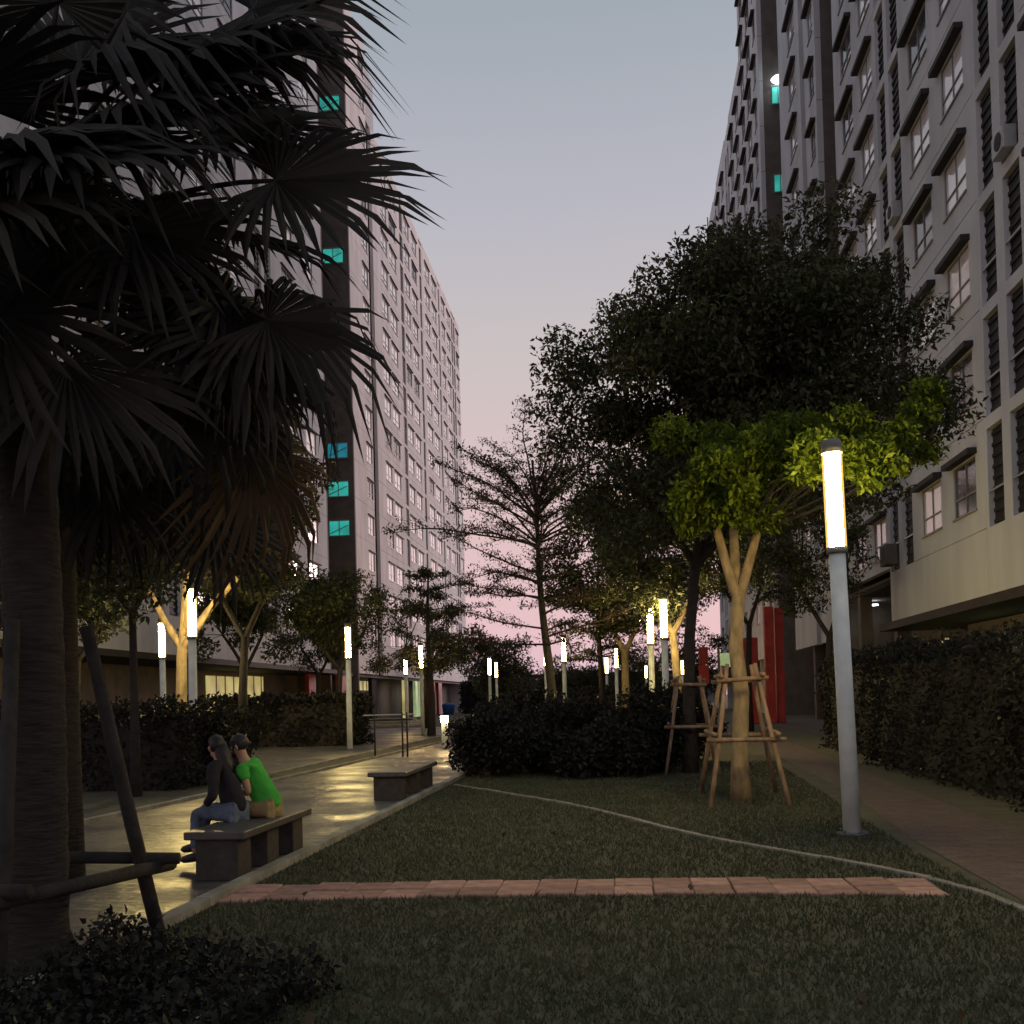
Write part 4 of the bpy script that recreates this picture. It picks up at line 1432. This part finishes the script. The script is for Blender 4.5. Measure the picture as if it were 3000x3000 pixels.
def hand(J, E, wrist, side, base, d, palm_n):
    """palm and five bent fingers in the joint tables"""
    d = Vector(d).normalized()
    n = Vector(palm_n)
    n = (n - d * n.dot(d)).normalized()
    w = d.cross(n)
    P = Vector(base)
    J[side + 'palm'] = (tuple(P + d * .05), (.030, .018))
    E.append((wrist, side + 'palm'))
    for i, (off, L) in enumerate([(-.027, .062), (-.009, .075), (.009, .070), (.026, .055)]):
        a = P + d * .085 + w * off
        b = a + (d * .8 + n * .35).normalized() * L * .5
        c = b + (d * .35 + n * .9).normalized() * L * .5
        for q, pt, r in (('a', a, .011), ('b', b, .0095), ('c', c, .008)):
            J[f'{side}f{i}{q}'] = (tuple(pt), r)
        E += [(side + 'palm', f'{side}f{i}a'), (f'{side}f{i}a', f'{side}f{i}b'), (f'{side}f{i}b', f'{side}f{i}c')]
    t1 = P + d * .045 - w * .045 + n * .01
    t2 = t1 + (d * .7 - w * .2 + n * .5).normalized() * .04
    J[side + 't1'] = (tuple(t1), .0115)
    J[side + 't2'] = (tuple(t2), .009)
    E += [(side + 'palm', side + 't1'), (side + 't1', side + 't2')]


def head_parts(parent, c, look, hair_m, long_hair=None):
    """hair shell, ears, nose and eyes round a head centre, looking along look"""
    c = Vector(c)
    f = Vector(look).normalized()
    s = f.cross(Vector((0, 0, 1))).normalized()
    u = s.cross(f)
    bm = bmesh.new()
    bmesh.ops.create_uvsphere(bm, u_segments=20, v_segments=14, radius=1)
    for v in bm.verts:
        p = v.co.copy()
        rad = 1 + .03 * math.sin(p.x * 9 + p.z * 5) * math.cos(p.y * 8)
        # face opening: pull the front lower part inside
        k = .80 if (p.x > .25 and p.z < .35) else 1.0
        v.co = c + (f * (p.x * .108 * k - .012) + s * (p.y * .087 * k) + u * (p.z * (.112 if p.z > 0 else .09) * k + .028)) * rad
    me = bpy.data.meshes.new('hair')
    bm.to_mesh(me)
    bm.free()
    link('hair', me, hair_m, parent, True)
    for sg in (-1, 1):
        e = c + s * (sg * .083) - u * .01 - f * .005
        MB().tube([e - u * .028, e + u * .005 + s * sg * .008, e + u * .03], [.008, .016, .009], 8).build('ear', M['skin'], parent, True)
        y = c + f * .089 + s * (sg * .03) + u * .005
        MB().tube([y - f * .006, y + f * .004], [.012, .007], 8).build('eye', M['hair'], parent, True)
    nb = c + f * .092
    MB().tube([nb + u * .012, nb - u * .018 + f * .02, nb - u * .03 + f * .005], [.008, .014, .008], 8).build('nose', M['skin'], parent, True)
    mo = c + f * .084 - u * .052
    MB().tube([mo - s * .022, mo + f * .006, mo + s * .022], [.004, .007, .004], 6).build('mouth', M['bench_pier'], parent, True)


def person(loc, rotz, label, lean, hips_z, arms, knees, feet, shirt, trousers, sleeve, look, long_hair=False):
    """seated figure in local space facing +x"""
    root = empty('person', loc, label, 'person', 'people on the bench')
    root.rotation_euler = (0, 0, rotz)
    root.scale = (.88, .88, .88)
    root.location.z = .05
    J, E = {}, []
    hz = hips_z
    lx, ly = lean

    def T(t, dx=0, dy=0):
        return (lx * t + dx, ly * t + dy, hz + .50 * t)
    J['pelvis'] = ((0, 0, hz), (.085, .10))
    J['waist'] = (T(.38), (.08, .11))
    J['chest'] = (T(.72), (.08, .11))
    J['collar'] = (T(.98), (.045, .06))
    J['neck'] = (T(1.12, .015), .050)
    hc = Vector(T(1.12)) + Vector((.05, 0, .115))
    J['skull'] = (tuple(hc + Vector((0, 0, -.03))), (.078, .070))
    J['crown'] = (tuple(hc + Vector((-.012, 0, .055))), (.075, .068))
    J['chin'] = (tuple(hc + Vector((.045, 0, -.085))), .038)
    E += [('pelvis', 'waist'), ('waist', 'chest'), ('chest', 'collar'), ('collar', 'neck'), ('neck', 'skull'), ('skull', 'crown'), ('skull', 'chin')]
    TJ, TE, SJ, SE = {}, [], {}, []
    for sg, nm in ((1, 'l'), (-1, 'r')):
        el_, wr_ = arms[0 if sg > 0 else 1]
        sh = T(.92, 0, sg * .185)
        J[nm + 'sh'] = (sh, .050)
        J[nm + 'el'] = (el_, .040)
        J[nm + 'wr'] = (wr_, .028)
        E += [('collar', nm + 'sh'), (nm + 'sh', nm + 'el'), (nm + 'el', nm + 'wr')]
        d = Vector(wr_) - Vector(el_)
        hand(J, E, nm + 'wr', nm, wr_, d, (0, -sg * .3, -1))
        kn, ft = knees[0 if sg > 0 else 1], feet[0 if sg > 0 else 1]
        J[nm + 'hip'] = ((.02, sg * .095, hz - .01), .085)
        J[nm + 'kn'] = (kn, .058)
        J[nm + 'an'] = (ft, .040)
        E += [('pelvis', nm + 'hip'), (nm + 'hip', nm + 'kn'), (nm + 'kn', nm + 'an')]
        TJ[nm + 'hip'] = ((.02, sg * .095, hz - .005), .098)
        mid = Vector(kn) * .5 + Vector((.02, sg * .095, hz)) * .5
        TJ[nm + 'th'] = (tuple(mid), .084)
        TJ[nm + 'kn'] = (kn, .070)
        sh_ = Vector(kn) * .45 + Vector(ft) * .55
        TJ[nm + 'shn'] = (tuple(sh_), .060)
        TJ[nm + 'an'] = (tuple(Vector(ft) + (Vector(kn) - Vector(ft)).normalized() * .05), .056)
        TE += [('pelvis', nm + 'hip'), (nm + 'hip', nm + 'th'), (nm + 'th', nm + 'kn'), (nm + 'kn', nm + 'shn'), (nm + 'shn', nm + 'an')]
        SJ[nm + 'sh'] = (tuple(Vector(sh)), .084)
        q = Vector(sh).lerp(Vector(el_), sleeve)
        SJ[nm + 'cuff'] = (tuple(q), .060 if sleeve < .8 else .050)
        SE += [('collar', nm + 'sh'), (nm + 'sh', nm + 'cuff')]
        if sleeve >= .95:
            SJ[nm + 'wr'] = (tuple(Vector(el_).lerp(Vector(wr_), .85)), .040)
            SE += [(nm + 'cuff', nm + 'wr')]
        # shoe
        fv = Vector(ft)
        MB().tube([fv + Vector((-.07, 0, -.045)), fv + Vector((-.01, 0, -.02)), fv + Vector((.08, 0, -.04)), fv + Vector((.15, 0, -.055)), fv + Vector((.18, 0, -.06))],
                  [.035, .052, .046, .038, .018], 10).build('shoe', M['shoe'], root, True)
    skin_object('body', J, E, M['skin'], root, 'pelvis')
    TJ['pelvis'] = ((-.01, 0, hz + .0), (.105, .12))
    skin_object('trousers', TJ, TE, trousers, root, 'pelvis', 2, True)
    SJ['hem'] = (T(-.10), (.150, .185))
    SJ['waist'] = (T(.38), (.118, .155))
    SJ['chest'] = (T(.72), (.140, .185))
    SJ['collar'] = (T(1.0), (.088, .125))
    SE += [('hem', 'waist'), ('waist', 'chest'), ('chest', 'collar')]
    skin_object('shirt', SJ, SE, shirt, root, 'hem', 3, True)
    head_parts(root, hc, look, M['hair'])
    if long_hair:
        MB().tube([hc + Vector((-.03, 0, .05)), hc + Vector((-.085, 0, -.05)), hc + Vector((-.12, 0, -.2)), hc + Vector((-.14, 0, -.36)), hc + Vector((-.13, 0, -.42))],
                  [.07, .085, .09, .07, .02], 12).build('long_hair', M['hair'], root, True)
    return root


# the seat top is at 0.436; people face -x (rotz = pi), a little turned
person((-3.38, 9.80, 0), R(176), 'person in a bright green shirt sitting bent forward on the near bench', (.26, 0.03), .535,
       [((.16, .22, .72), (.36, .10, .70)), ((.18, -.24, .70), (.38, -.08, .68))],
       [(.42, .12, .53), (.42, -.12, .53)], [(.40, .13, .10), (.46, -.12, .10)], M['green_shirt'], M['khaki'], .55, (1, 0, -.35))
person((-3.60, 9.46, 0), R(168), 'person in black with long dark hair and blue jeans leaning in on the near bench', (.24, -.12), .535,
       [((.12, .24, .72), (.30, .12, .62)), ((.16, -.26, .74), (.26, -.42, .80))],
       [(.40, .14, .54), (.38, -.10, .56)], [(.40, .16, .10), (.52, -.02, .18)], M['black_top'], M['jeans'], 1.0, (1, -.4, -.2), True)

# ------------------------------------------------------------------ leaf litter
lx = rng.uniform(-3.1, 2.6, 260)
ly = 4.2 + 15 * rng.uniform(0, 1, 260) ** 1.3
okl = in_lawn(lx, ly)
PL = np.stack([lx[okl], ly[okl], np.full(okl.sum(), .045)], 1)
tag(link('fallen_leaves', leaf_mesh('fallen_leaves', PL, .07, M['frond_dead'], up=.95, aspect=.55), None), 'scattered dry leaves fallen on the lawn', 'leaves', kind='stuff')
